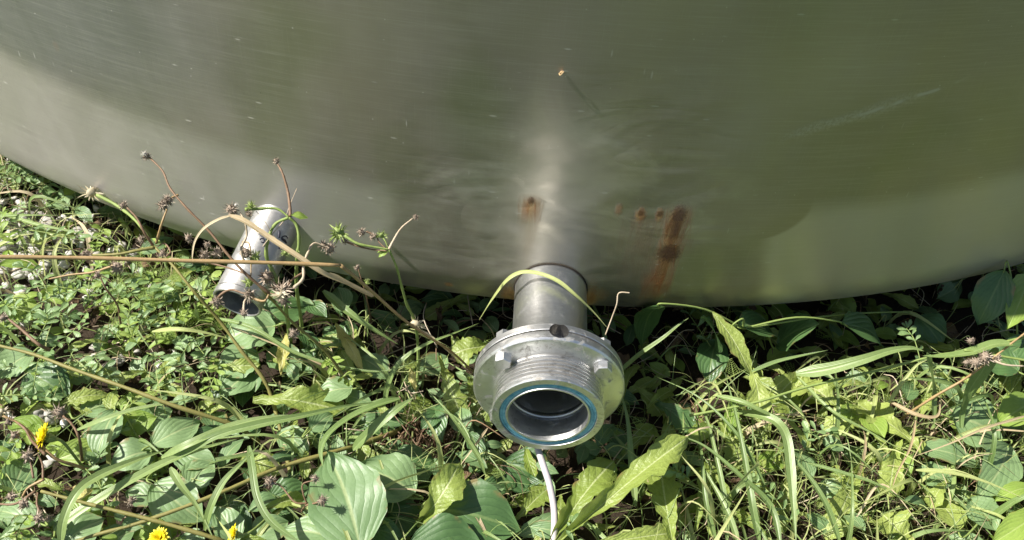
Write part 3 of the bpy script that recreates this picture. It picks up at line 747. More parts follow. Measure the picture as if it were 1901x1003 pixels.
plant(TL, 'crinkled toothed rosette in the middle between the two pipes', 'weed', 'tooth', 'tooth', (560, 780), [
 (470, 745, 642, 760, 66, .04, .04, dict(var=.45)),
 (815, 660, 866, 795, 46, .045, .03, dict(var=.35, wave=.3)),
 (905, 640, 838, 660, 60, .035, .03, dict(var=.4)),
 (560, 745, 640, 700, 54, .02, .02, dict(var=.4)),
 (440, 850, 520, 880, 50, .03, .03, dict(var=.6)),
 (870, 700, 905, 800, 50, .02, .02, dict(var=.1)),
 (740, 800, 800, 745, 50, .02, .02, dict(var=.2))], G2, teeth=.28, stems=False, wave=.2)
plant(TL, 'single curled yellow-green crumpled leaf standing up just left of the dark bottom leaves', 'weed', 'tooth', 'tooth', (775, 975), [
 (772, 975, 852, 862, 66, .035, .075, dict(var=.45, roll=.35, wave=.3, cup=.3, bow=.22, curl=.12, teeth=.1))], G2, stems=False)
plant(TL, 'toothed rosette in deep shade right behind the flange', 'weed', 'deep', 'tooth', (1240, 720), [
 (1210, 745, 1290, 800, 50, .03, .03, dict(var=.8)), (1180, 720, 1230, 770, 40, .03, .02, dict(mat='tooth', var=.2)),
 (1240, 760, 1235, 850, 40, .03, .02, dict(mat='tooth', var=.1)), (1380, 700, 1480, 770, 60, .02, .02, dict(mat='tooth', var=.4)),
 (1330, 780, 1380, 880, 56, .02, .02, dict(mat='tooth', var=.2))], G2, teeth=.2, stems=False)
# yellowed leaves
def single_leaf(label, mat, args, shape='lance', teeth=.1, **o):
    mb = MB(); hleaf(mb, *args, shape=shape, teeth=teeth, **o); return tag(mb.build('fallen_leaf', ML[mat]), label, 'leaf', 'yellowed leaves between the weeds')
single_leaf('long blotched yellow leaf hanging between the small drain pipe and the flange', 'yellow', (622, 602, 676, 694, 26, .06, .05), wave=.3)
single_leaf('dried yellow-brown leaf strip below the mouth of the small drain pipe', 'yellow', (532, 620, 520, 694, 24, .065, .05), wave=.4, var=.2)
single_leaf('small round cream leaf lying left of the middle bottom, by the thick grass blade', 'yellow', (172, 912, 132, 920, 34, .045, .045), shape='obov', var=1., teeth=0)
single_leaf('small pale curled leaf in the grass left of the flange', 'yellow', (762, 682, 772, 728, 15, .055, .045), wave=.5, var=.9)
single_leaf('little yellow-green leaf just left of the small drain pipe', 'fresh', (415, 502, 388, 522, 12, .09, .085), var=1., teeth=0)
# ladybird
def ladybird():
    c = P(1389, 678, .0885); rt = thing('ladybird', 'tiny red ladybird sitting on the pinched pale leaf right of the outlet', 'ladybird', c)
    t = NT('red_wing_case'); pos = t.geo(); sp = t.step(t.vor(pos, 520), .28, .2)
    red = t.done(t.bsdf(t.mix(sp, (.50, .055, .012), (.012, .008, .008)), .2, 0, .6))
    mb = MB(); import bmesh
    def dome(r0, cc, sx, sy, sz):
        bm = bmesh.new(); bmesh.ops.create_uvsphere(bm, u_segments=20, v_segments=12, radius=r0)
        mb.add([cc + Vector((v.co.x*sx, v.co.y*sy, max(v.co.z, -.1*r0)*sz)) for v in bm.verts], [tuple(v.index for v in f.verts) for f in bm.faces]); bm.free()
    dome(.0026, c, .85, 1.1, .85); mb.build('wing_case', red, rt)
    mb = MB(); dome(.0011, c+Vector((.0003, -.0031, 0)), 1.2, .9, .9); mb.build('head', MP['soil'], rt)
    mb = MB()
    for k in (-1, 1):
        for y in (-.0015, 0, .0015): tube(mb, [c+Vector((k*.0015, y, .0002)), c+Vector((k*.0031, y*1.5, .0003)), c+Vector((k*.0036, y*1.7, -.0009))], .0002, 4, 1)
    mb.build('legs', MP['soil'], rt)
ladybird()
# ---------------------------------------------------------------- seed-head plants
def head(kind, p, size, rt, rg, dirv=None):
    size *= 1.05*rg.uniform(.85, 1.15); mb = MB(); r = size/2; d0 = Vector(dirv).normalized() if dirv else Vector((rg.uniform(-.5, .5), rg.uniform(-.5, .2), 1)).normalized()
    a = d0.orthogonal().normalized(); b = d0.cross(a)
    blob(mb, p, r*.52, r*.52, r*.6, rg, .35, 2, .3)
    cnt = {'dry': 95, 'green': 44, 'star': 16, 'fluff': 80}[kind]
    for i in range(cnt):
        th = rg.uniform(0, 6.28)
        el = {'dry': rg.uniform(-1.2, 1.5), 'green': rg.uniform(-.2, 1.3), 'star': rg.uniform(-.2, .55), 'fluff': rg.uniform(-.3, 1.5)}[kind]
        if kind == 'star': th = i/cnt*6.28
        v = (a*math.cos(th)+b*math.sin(th))*math.cos(el) + d0*math.sin(el)
        ln = r*rg.uniform(*{'dry': (.6, 1.2), 'green': (.8, 1.5), 'star': (1.1, 1.7), 'fluff': (1., 1.6)}[kind])
        k = v.cross(Vector((rg.uniform(-1, 1), rg.uniform(-1, 1), rg.uniform(-1, 1)))).normalized()
        bend = k*ln*rg.uniform(-.7, .7)*(1 if kind != 'star' else .2)
        wd = r*{'dry': .065, 'green': .09, 'star': .14, 'fluff': .03}[kind]
        blade(mb, [p+v*r*.2, p+v*ln*.6+bend*.3, p+v*ln+bend], wd, rg.random(), .3, 2, taper=.6, upn=k)
    return mb.build('seed_head', MP[{'dry': 'dry_head', 'green': 'green_head', 'star': 'star_head', 'fluff': 'fluff'}[kind]], rt)
def weed(name, label, cat, stems, heads, leaves=(), group='weeds gone to seed'):
    rg = random.Random(len(label)*13 + int(stems[0][2][0][0]))
    b0 = stems[0][2][-1]; root = P(*b0); rt = thing(name, label, cat, root, group)
    for mat, wpx, pts in stems:
        pp = [P(*q) for q in pts]; k = pxm(pp[0]); r = wpx/2/k
        mb = MB()
        for q in pp[1:-1]: q += Vector((rg.uniform(-1, 1), rg.uniform(-1, 1), rg.uniform(-1, 1)))*.0014
        tube(mb, pp, lambda v, r=r: r*(.72+.5*v)*(1+.10*math.sin(v*47)+.06*math.sin(v*113)), 7, 7); mb.build('stem', MP[mat], rt)
    for q in heads:
        kind, x, y, h, s = q[:5]; p = P(x, y, h); head(kind, p, s/pxm(p), rt, rg, q[5] if len(q) > 5 else None)
    for L in leaves:
        mb = MB(); hleaf(mb, *L[:7], shape='lance', var=rg.random()); mb.build('leaf', ML[L[7] if len(L) > 7 else 'fresh'], rt)
    return rt
W_ = 'seeding_weed'
weed(W_, 'tall brown seeding stalk leaning left, its top head highest against the tank', 'weed', [
 ('brown_stem', 4.5, [(278, 293, .262), (300, 318, .258), (318, 350, .252), (345, 385, .245), (385, 430, .232), (425, 478, .218), (462, 512, .205), (500, 545, .19)]),
 ('tan_stem', 4, [(317, 368, .25), (331, 362, .25)]),
 ('olive_stem', 6, [(462, 512, .205), (500, 555, .18), (540, 600, .14), (600, 650, .10), (640, 700, .06), (675, 745, .0)]),
 ('brown_stem', 3.5, [(465, 512, .205), (430, 500, .20), (400, 492, .2), (376, 486, .2)]),
 ('brown_stem', 4, [(500, 545, .19), (520, 545, .19), (545, 520, .19), (566, 505, .19)]),
 ('pale_stem', 5, [(605, 458, .20), (585, 452, .205), (572, 468, .203), (566, 490, .2), (560, 515, .195), (545, 535, .19)]),
 ('tan_stem', 3, [(466, 512, .205), (466, 480, .21), (462, 455, .215), (450, 450, .215)]),
 ('tan_stem', 5, [(500, 545, .19), (490, 560, .185), (475, 558, .183), (462, 548, .185)]),
 ('brown_stem', 5, [(455, 546, .185), (430, 538, .185), (412, 545, .18), (400, 560, .178)]),
 ('pale_stem', 4, [(463, 552, .18), (453, 562, .178), (452, 580, .175)])], [
 ('dry', 272, 290, .263, 20), ('fluff', 268, 286, .266, 10), ('dry', 312, 372, .25, 26), ('dry', 302, 382, .25, 22), ('dry', 612, 462, .198, 30), ('dry', 600, 456, .2, 22),
 ('dry', 495, 515, .19, 34), ('dry', 524, 540, .19, 42), ('star', 520, 548, .195, 26), ('dry', 526, 556, .185, 30), ('dry', 462, 548, .185, 28), ('dry', 402, 562, .178, 30), ('dry', 453, 582, .175, 20), ('dry', 545, 620, .16, 24), ('green', 463, 526, .195, 22)])
weed(W_, 'seeding stalk with two green arching stems hooked over the small drain pipe', 'weed', [
 ('brown_stem', 5, [(514, 302, .262), (526, 322, .258), (536, 350, .25), (541, 378, .244), (539, 402, .238)]),
 ('green_stem', 7.5, [(536, 404, .237), (515, 415, .232), (502, 440, .223), (496, 470, .21), (505, 500, .195), (518, 530, .18), (530, 570, .13), (540, 640, .03)]),
 ('green_stem', 7, [(536, 404, .237), (548, 420, .23), (553, 450, .22), (551, 490, .2), (549, 540, .15), (560, 600, .06), (560, 650, .0)]),
 ('green_stem', 5.5, [(536, 403, .237), (515, 391, .24), (480, 387, .243), (455, 389, .245)]),
 ('pale_stem', 1.6, [(551, 350, .24), (540, 385, .238), (526, 410, .23), (505, 435, .225), (488, 458, .22)]),
 ('pale_stem', 1.6, [(475, 392, .24), (492, 415, .235), (505, 435, .225), (530, 460, .215)]),
 ('pale_stem', 4, [(446, 395, .245), (455, 415, .24), (458, 440, .23), (450, 465, .225), (455, 490, .215)])], [
 ('dry', 513, 300, .263, 19), ('green', 465, 385, .244, 22), ('dry', 430, 390, .246, 30), ('fluff', 438, 382, .248, 12), ('dry', 462, 398, .243, 18), ('green', 475, 478, .215, 26), ('dry', 457, 470, .218, 34), ('green', 530, 470, .21, 14), ('green', 552, 470, .215, 12)],
 [(540, 400, 572, 405, 14, .24, .235), (545, 396, 560, 408, 11, .238, .228)])
weed(W_, 'green seeding stalk with a spray of heads against the tank between the two pipes', 'weed', [
 ('pale_stem', 4, [(766, 406, .235), (748, 424, .232), (735, 443, .228), (722, 463, .222)]),
 ('green_stem', 6, [(722, 463, .222), (735, 495, .2), (748, 530, .17), (758, 565, .14), (766, 592, .115), (774, 620, .09), (775, 680, .05), (768, 790, .0)]),
 ('green_stem', 5, [(722, 463, .222), (695, 459, .225), (665, 450, .228), (640, 438, .23)]),
 ('brown_stem', 3.5, [(718, 466, .222), (690, 461, .222), (665, 460, .222), (645, 450, .222)]),
 ('brown_stem', 3, [(716, 462, .222), (706, 450, .225), (697, 440, .228), (680, 430, .23)]),
 ('green_stem', 3, [(720, 460, .222), (714, 448, .226), (708, 438, .228)])], [
 ('dry', 772, 403, .236, 17), ('green', 627, 433, .231, 32), ('dry', 640, 448, .222, 16), ('dry', 671, 431, .23, 20), ('dry', 692, 440, .228, 18), ('green', 708, 437, .229, 18), ('star', 772, 602, .11, 30)],
 [(722, 466, 702, 478, 10, .22, .215), (715, 464, 700, 470, 8, .22, .216)])
weed(W_, 'short seeding stalk bearing one round brown head just below the small pipe shadow', 'weed', [
 ('brown_stem', 3, [(665, 500, .14), (672, 520, .13), (678, 545, .11), (690, 600, .02)])], [('dry', 663, 497, .14, 15), ('green', 682, 525, .12, 12)])
weed(W_, 'forked seeding stalk rising in front of the gravel at the tank edge', 'weed', [
 ('brown_stem', 4.5, [(236, 386, .17), (252, 405, .165), (266, 432, .155), (284, 456, .14)]),
 ('tan_stem', 4.5, [(310, 388, .17), (302, 420, .16), (290, 452, .14)]),
 ('olive_stem', 6, [(172, 474, .135), (220, 472, .14), (260, 466, .14), (286, 460, .14)]),
 ('brown_stem', 3, [(292, 458, .14), (305, 452, .14), (314, 465, .14), (310, 475, .14)]),
 ('green_stem', 6, [(286, 458, .14), (260, 415, .135), (222, 385, .13), (180, 362, .13)]),
 ('olive_stem', 6.5, [(286, 458, .14), (318, 490, .135), (360, 540, .12), (410, 595, .09), (450, 650, .07), (490, 705, .05), (512, 760, .03), (545, 900, .0)])], [
 ('dry', 229, 382, .17, 20), ('dry', 310, 372, .172, 20), ('dry', 160, 473, .135, 24), ('dry', 302, 472, .138, 20), ('star', 170, 358, .13, 30), ('dry', 262, 446, .13, 18), ('dry', 385, 455, .15, 18), ('dry', 350, 443, .15, 20), ('dry', 380, 475, .14, 28), ('dry', 404, 470, .14, 22)],
 [(300, 455, 282, 442, 8, .14, .14)])
weed(W_, 'seeding stalk with a single nodding round head above the tiny-leaved trailing plant', 'weed', [
 ('brown_stem', 4, [(186, 515, .12), (200, 538, .11), (216, 565, .09), (224, 600, .06), (232, 640, .01)]), ('tan_stem', 4, [(92, 518, .08), (130, 512, .085), (175, 505, .09), (215, 492, .1)])],
 [('dry', 181, 512, .12, 18), ('dry', 218, 497, .115, 30, (0, 0, -1))])
weed(W_, 'dark seeding stalk entering from the left edge above the long olive stem', 'weed', [
 ('brown_stem', 6, [(10, 588, .1), (40, 612, .095), (72, 640, .09), (92, 650, .08)]), ('olive_stem', 7.5, [(-10, 640, .075), (60, 656, .078), (140, 684, .08), (230, 720, .08), (330, 757, .07), (432, 792, .05), (480, 820, .02)])],
 [('dry', 6, 590, .1, 26)])
weed(W_, 'cluster of dark seed heads on hooked stems left of the bottom, under the yellow flower', 'weed', [
 ('brown_stem', 5, [(25, 780, .09), (45, 800, .09), (62, 822, .085), (85, 845, .08)]),
 ('tan_stem', 6, [(5, 772, .095), (40, 790, .09), (70, 815, .085), (100, 850, .075), (160, 875, .05), (200, 900, .01)]),
 ('brown_stem', 4, [(52, 845, .085), (60, 862, .08), (62, 888, .075)]), ('brown_stem', 4, [(70, 842, .085), (82, 862, .08), (80, 890, .075)]),
 ('brown_stem', 5, [(117, 772, .09), (135, 792, .085), (148, 820, .075), (152, 860, .03)]),
 ('brown_stem', 5, [(-5, 936, .065), (30, 935, .07), (66, 912, .07)]), ('tan_stem', 5, [(40, 925, .07), (50, 905, .072), (82, 890, .075)]),
 ('brown_stem', 4, [(70, 915, .07), (72, 935, .07), (76, 955, .068)]),
 ('olive_stem', 8, [(76, 912, .07), (140, 930, .068), (220, 950, .065), (300, 970, .06), (400, 1003, .05), (440, 1020, .03)])], [
 ('dry', 112, 766, .09, 30), ('dry', 18, 782, .09, 24), ('dry', 28, 808, .09, 28), ('dry', 52, 846, .085, 28), ('dry', 22, 922, .07, 26), ('dry', 45, 936, .07, 28), ('dry', 72, 962, .068, 30), ('star', 2, 765, .095, 22), ('dry', 92, 962, .06, 20), ('dry', 244, 930, .06, 22)])
weed(W_, 'thick olive stem with knobbly dry heads crossing towards the big ribbed leaf', 'weed', [
 ('olive_stem', 9, [(100, 1020, .05), (170, 995, .055), (250, 970, .06), (340, 940, .065), (430, 905, .065), (520, 868, .06), (620, 838, .055), (700, 815, .04), (740, 800, .02)]),
 ('brown_stem', 3.5, [(500, 893, .075), (520, 905, .072), (545, 930, .068), (570, 935, .065)]),
 ('brown_stem', 3, [(583, 892, .085), (565, 900, .08), (562, 920, .072), (570, 935, .065)]),
 ('brown_stem', 4, [(602, 928, .085), (585, 934, .075), (568, 936, .065), (560, 950, .03)])],
 [('dry', 500, 893, .077, 26), ('dry', 585, 889, .086, 18), ('dry', 598, 930, .086, 24), ('dry', 262, 960, .06, 18)])
weed(W_, 'brown seed cluster on a golden stalk over the wide grass blade at the right edge', 'weed', [
 ('tan_stem', 5, [(1912, 612, .16), (1880, 640, .15), (1840, 672, .135), (1790, 705, .11), (1740, 735, .09), (1690, 765, .06), (1660, 790, .01)]),
 ('pale_stem', 4, [(1901, 680, .14), (1870, 680, .14), (1840, 668, .14)]), ('tan_stem', 4, [(1790, 675, .13), (1800, 668, .135), (1830, 666, .138)])],
 [('dry', 1802, 633, .15, 18), ('dry', 1828, 664, .142, 30), ('dry', 1812, 674, .138, 28), ('dry', 1852, 666, .14, 20), ('dry', 1795, 672, .135, 20)])
# ---------------------------------------------------------------- long dry stalks and blades
def strand(name, label, cat, mat, wpx, pts, flat=True, group=None, fold=.35, roll=0., taper=.7, n=8, twist=0., bt=.35):
    pp = [P(*q) for q in pts]; k = sum(pxm(q) for q in pp)/len(pp); mb = MB()
    if flat: blade(mb, pp, wpx/2/k*.98, random.Random(label).random(), fold, n, twist, roll, taper, bt, 4)
    else: tube(mb, pp, lambda v: wpx/2/k, 8, n)
    return tag(mb.build(name, (ML if flat else MP)[mat]), label, cat, group)
rt = thing('dry_stalk', 'long straight tan dry stalk crossing in front of the small pipe, then bent down', 'stalk', P(880, 690, .02))
mb = MB(); q = [P(-30, 477, .262), P(150, 479, .255), (P(330, 484, .25)), P(500, 488, .246), P(632, 493, .240)]; tube(mb, q, lambda v: .0016+.00015*math.sin(v*23), 10, 6); mb.build('stem', MP['tan_stem'], rt)
mb = MB(); q = [P(632, 493, .240), P(660, 515, .225), P(700, 550, .19), P(745, 590, .15), P(790, 622, .12), P(840, 655, .085), P(880, 692, .03)]; tube(mb, q, lambda v: .0016-.0006*v, 8, 6); mb.build('bent_end', MP['tan_stem'], rt)
G3 = 'long dry blades over the small pipe'
strand('dry_grass_plant', 'bleached tan dry blade lying diagonally over the small drain pipe down to the right', 'dead plant', 'straw', 11, [(425, 400, .256), (455, 412, .254), (500, 442, .246), (550, 475, .238), (600, 508, .225), (650, 530, .205), (690, 548, .185)], group=G3, taper=.12, bt=.5, fold=.5)
strand('dry_grass_plant', 'thin whitish dry blade curling down left of the small drain pipe', 'dead plant', 'straw', 6, [(430, 400, .256), (405, 408, .255), (378, 425, .25), (362, 448, .245), (357, 475, .24), (358, 492, .235)], group=G3, taper=.7)
strand('dry_grass_plant', 'orange-brown broken blade tip hanging below the bend of the tan stalk', 'dead plant', 'straw', 13, [(612, 508, .222), (650, 530, .2), (680, 545, .185), (694, 550, .18)], group=G3, taper=.15)
strand('dry_grass_plant', 'thin orange dry stem running from the star shaped head to the flange', 'dead plant', 'straw', 5, [(770, 610, .105), (800, 625, .1), (840, 660, .08), (880, 700, .04)], group=G3)
GB = 'grass_plant'; GG = 'long green grass blades'
def gb(label, wpx, pts, mat='grass', **k): strand(GB, label, 'grass plant', mat, wpx, pts, group=GG, **k)
gb('pale green grass blade arching over the outlet pipe just behind the flange', 8.5, [(890, 594, .09), (915, 555, .13), (942, 520, .160), (968, 506, .169), (1000, 508, .172), (1035, 522, .172), (1068, 548, .165), (1100, 578, .150), (1130, 612, .135)], 'pale', fold=.25, taper=.35)
strand('curled_tendril', 'thin pale tendril with a hooked tip rising beside the right bolt of the outlet', 'tendril', 'pale_stem', 2.6, [(1124, 622, .15), (1136, 590, .165), (1145, 565, .18), (1147, 548, .187), (1153, 543, .19), (1169, 544, .19)], flat=False)
gb('short bright grass tip in the shade right of the outlet', 9, [(1140, 700, .04), (1185, 660, .07), (1230, 628, .09), (1258, 605, .1), (1279, 590, .105)])
gb('widest bluish grass blade running left to right above the sunlit leaves at the right', 26, [(1478, 694, .10), (1540, 684, .115), (1600, 668, .13), (1650, 652, .138), (1690, 646, .14), (1716, 652, .138)], fold=.2, taper=.95, roll=.4)
gb('bluish grass blade continuing to the right edge from the kink in the widest blade', 20, [(1880, 640, .15), (1845, 640, .148), (1800, 655, .142), (1750, 662, .138), (1712, 661, .137)], roll=.3, taper=.5)
gb('folded grass blade hanging straight down from the kink at the right', 15, [(1720, 655, .137), (1727, 685, .12), (1732, 725, .09), (1734, 765, .07), (1734, 790, .06)], taper=.5)
gb('shaded bluish blade slanting down left from the brown seed cluster', 24, [(1850, 645, .14), (1830, 680, .12), (1800, 725, .09), (1785, 770, .06), (1786, 830, .04)], taper=.6)
strand('grass_stalk', 'thin green stalk from the right edge pointing down left past the ladybird', 'grass stalk', 'green_stem', 5, [(1920, 622, .155), (1800, 650, .14), (1730, 662, .13), (1620, 690, .11), (1500, 718, .095), (1400, 748, .085), (1280, 772, .07)], flat=False, group='thin green grass stalks')
strand('grass_stalk', 'thin green stalk branching from the wide blade out to the right edge', 'grass stalk', 'green_stem', 4.5, [(1790, 650, .143), (1850, 660, .14), (1920, 672, .14)], flat=False, group='thin green grass stalks')
gb('narrow bright blade just right of the ladybird pointing up right', 8, [(1395, 690, .09), (1440, 672, .1), (1490, 660, .11), (1538, 650, .115)])
gb('thick drooping blade bent over at the left of the sunlit rosette', 19, [(1360, 765, .06), (1410, 772, .08), (1442, 785, .085), (1460, 815, .08), (1467, 870, .07), (1472, 930, .06), (1478, 1010, .05)], taper=.3, fold=.3)
gb('pale blade sweeping right from under the ladybird leaf', 12, [(1330, 735, .08), (1380, 748, .09), (1430, 770, .085), (1490, 785, .07)], 'grass')
for i, (lab, pts, w_) in enumerate([
 ('upright blade nearest the big crinkled leaf', [(1372, 1012, .04), (1350, 950, .05), (1318, 890, .055), (1292, 850, .06)], 12),
 ('blade leaning left behind the crinkled leaf tip', [(1450, 1015, .05), (1430, 940, .06), (1370, 880, .075), (1310, 830, .08), (1262, 808, .08)], 12),
 ('dark blade falling along the right side of the flange', [(1180, 940, .03), (1172, 860, .05), (1165, 780, .07), (1150, 720, .08)], 13),
 ('blade crossing low beneath the flange on the right', [(1240, 930, .03), (1195, 870, .04), (1150, 820, .045), (1120, 780, .04)], 11),
 ('blade standing right of the crinkled leaf', [(1410, 1010, .04), (1395, 930, .06), (1382, 850, .07), (1366, 770, .08), (1345, 690, .085)], 14),
 ('second blade standing right of the crinkled leaf', [(1350, 1010, .03), (1345, 930, .05), (1330, 850, .065), (1308, 770, .07), (1270, 720, .06)], 11),
 ('blade bending over the toothed leaf below the outlet', [(1330, 1010, .03), (1310, 930, .05), (1302, 840, .06), (1290, 740, .05)], 10),
 ('slim blade arching towards the flange from the right', [(1420, 900, .05), (1370, 810, .075), (1300, 740, .08), (1220, 700, .07)], 8),
 ('blade running low along the bottom right', [(1560, 1010, .04), (1530, 930, .06), (1480, 860, .07), (1420, 815, .075)], 12),
 ('light blade curving right across the oval leaves', [(1700, 873, .07), (1760, 877, .075), (1830, 895, .075), (1910, 930, .07)], 9),
 ('curved blade under the pale rosette', [(1500, 860, .06), (1570, 880, .065), (1640, 905, .065), (1720, 960, .05)], 8),
 ('crossing blade in the sunlit grass at the right', [(1480, 700, .06), (1540, 760, .065), (1610, 800, .06), (1690, 845, .05)], 8),
 ('pale blade rising above the sunlit rosette', [(1650, 748, .07), (1672, 715, .09), (1700, 680, .105), (1722, 668, .11)], 8)]):
    gb(lab, w_, pts, 'pale' if i in (9, 12) else 'grass')
gb('long dark blade sweeping across the centre left towards the flange', 15, [(330, 850, .075), (400, 810, .09), (480, 788, .095), (560, 772, .095), (640, 755, .09), (720, 745, .08)], roll=.25, taper=.6)
gb('folded blade twisting down onto the big ribbed leaf', 15, [(742, 740, .09), (700, 752, .092), (650, 775, .09), (612, 805, .088), (597, 835, .085), (600, 868, .082)], roll=.2, taper=.25, twist=.5)
gb('steep blade rising right from behind the big ribbed leaf', 20, [(655, 835, .05), (690, 800, .07), (730, 765, .085), (768, 738, .09)], taper=.4)
gb('pale curving blade dropping to the bottom left of the big ribbed leaf', 14, [(462, 828, .085), (468, 870, .085), (478, 925, .08), (505, 970, .075), (560, 1010, .07)], taper=.2, fold=.2)
gb('wide pale blade bent over near the cream leaf at the lower left', 17, [(112, 1015, .06), (118, 965, .075), (142, 915, .085), (180, 885, .085), (250, 855, .08), (310, 835, .07)], roll=.2, taper=.35)
gb('wide dark blade rising from the lower left corner to the centre', 17, [(100, 985, .05), (150, 948, .06), (220, 905, .07), (300, 862, .075), (370, 835, .075), (440, 815, .07)], taper=.45)
gb('bright blade lying over the dark blade left of centre', 16, [(300, 850, .07), (350, 825, .085), (420, 795, .09), (480, 778, .092), (540, 770, .09)], taper=.5)
gb('blade cutting through the oval leaves towards the bottom', 15, [(316, 868, .08), (335, 900, .075), (365, 940, .065), (400, 1008, .05)], taper=.8)
gb('upright curved blade left of the middle yellow flower', 14, [(380, 985, .05), (392, 940, .07), (415, 895, .08), (450, 858, .085), (482, 825, .085)], taper=.6)
gb('thin pale blade below the small pipe mouth running to the right', 9, [(400, 590, .07), (470, 610, .08), (560, 660, .07), (700, 690, .06), (800, 660, .06)])
gb('arching blade left of the small pipe over the trailing plant', 10, [(282, 616, .07), (330, 612, .085), (380, 618, .08), (430, 630, .07)], 'pale')
gb('long narrow blade above the oval leaves at the left', 10, [(140, 800, .05), (190, 780, .065), (250, 760, .07), (330, 745, .07), (400, 730, .06)])
gb('dark green blade slanting below the tank between the pipes', 16, [(600, 540, .09), (640, 575, .095), (690, 610, .085), (740, 640, .07)])
gb('slim blade left of the flange rising to the left', 9, [(895, 860, .05), (870, 820, .06), (835, 770, .075), (790, 720, .08)])
gb('second slim blade left of the flange', 8, [(900, 880, .04), (880, 830, .055), (845, 775, .06), (785, 755, .07)])
gb('pale straw-tipped blade in front of the star shaped head', 10, [(712, 760, .04), (722, 710, .07), (745, 670, .09), (790, 640, .1), (840, 620, .1), (890, 600, .09)])
gb('blade at the upper left crossing the gravel', 8, [(-10, 392, .05), (60, 415, .06), (140, 432, .06), (220, 455, .05)], 'grass')
gb('second blade at the upper left lying over the gravel', 6, [(-10, 402, .05), (50, 400, .06), (110, 400, .06)], 'grass')
gb('pale bent blade above the gravel at the left edge', 7, [(-10, 460, .05), (30, 440, .06), (70, 433, .06)], 'pale')
for i, (lab, pts) in enumerate([
 ('golden dry straw over the oval leaves at the right edge', [(1912, 770, .08), (1830, 795, .085), (1760, 825, .08), (1690, 850, .07)]),
 ('thin dry straw crossing below the golden straw', [(1700, 780, .07), (1690, 830, .065), (1665, 880, .06), (1650, 930, .05)]),
 ('dry straw left of the flange pointing down', [(905, 795, .04), (880, 830, .05), (850, 870, .04)]),
 ('curled straw loop above the oval leaf at the right', [(1650, 745, .07), (1700, 770, .075), (1740, 772, .075), (1745, 735, .08)]),
 ('straw lying at the bottom right in the grass', [(1590, 960, .05), (1640, 900, .06), (1720, 990, .05)])]):
    strand('straw', lab, 'straw', 'straw', 5 if i != 3 else 9, pts, group='dry straws in the weeds')
# ---------------------------------------------------------------- yellow flowers
def flower(label, px, py, h, size, face, stem):
    p = P(px, py, h); rg = random.Random(int(px)); r = size/2/pxm(p)
    rt = thing('yellow_flower', label, 'flower', P(*stem[-1]), 'yellow composite flowers at the lower left')
    f = Vector(face).normalized(); a = f.orthogonal().normalized(); b = f.cross(a)
    for ring, (cnt, el, ln) in enumerate(((30, .30, 1.0), (26, .65, .85), (18, 1.0, .6))):
        mb = MB()
        for i in range(cnt):
            th = (i+rg.random()*.6)/cnt*6.283; e = el+rg.uniform(-.12, .12)
            v = (a*math.cos(th)+b*math.sin(th))*math.cos(e)+f*math.sin(e); L = r*ln*rg.uniform(.85, 1.1)
            blade(mb, [p+v*r*.08, p+v*L*.6+f*r*.05, p+v*L], r*.085, rg.random(), .2, 3, taper=.12, upn=f, bt=.5) if False else blade(mb, [p+v*r*.08, p+v*L*.6+f*r*.05, p+v*L], r*.085, rg.random(), .2, 3, taper=.15, upn=f)
        mb.build('petals', MP['petal'], rt)
    mb = MB()
    for i in range(26):
        th = i/26*6.283; v = (a*math.cos(th)+b*math.sin(th)); blade(mb, [p-f*r*.75+v*r*.1, p-f*r*.35+v*r*.28, p+v*r*.34], r*.07, rg.random(), .3, 3, taper=.4, upn=f)
    blob(mb, p-f*r*.35, r*.24, r*.24, r*.3, rg, .1, 2); mb.build('calyx', MP['green_head'], rt)
    mb = MB(); tube(mb, [p-f*r*.5]+[P(*s_) for s_ in stem], .0013, 7, 6); mb.build('stem', MP['green_stem'], rt)
flower('round bright yellow flower at the left edge above the dark seed heads', 86, 812, .085, 56, (-.9, -.25, .6), [(118, 822, .08), (150, 862, .05), (170, 880, .01)])
flower('small yellow flower cut by the bottom edge, leftmost of the bottom two', 297, 1000, .06, 42, (-.2, -.3, 1), [(305, 1020, .03), (310, 1030, .0)])
flower('small yellow flower at the bottom edge, right of the other one there', 438, 993, .065, 42, (-.9, -.2, .5), [(470, 985, .06), (510, 950, .03), (530, 940, .01)])
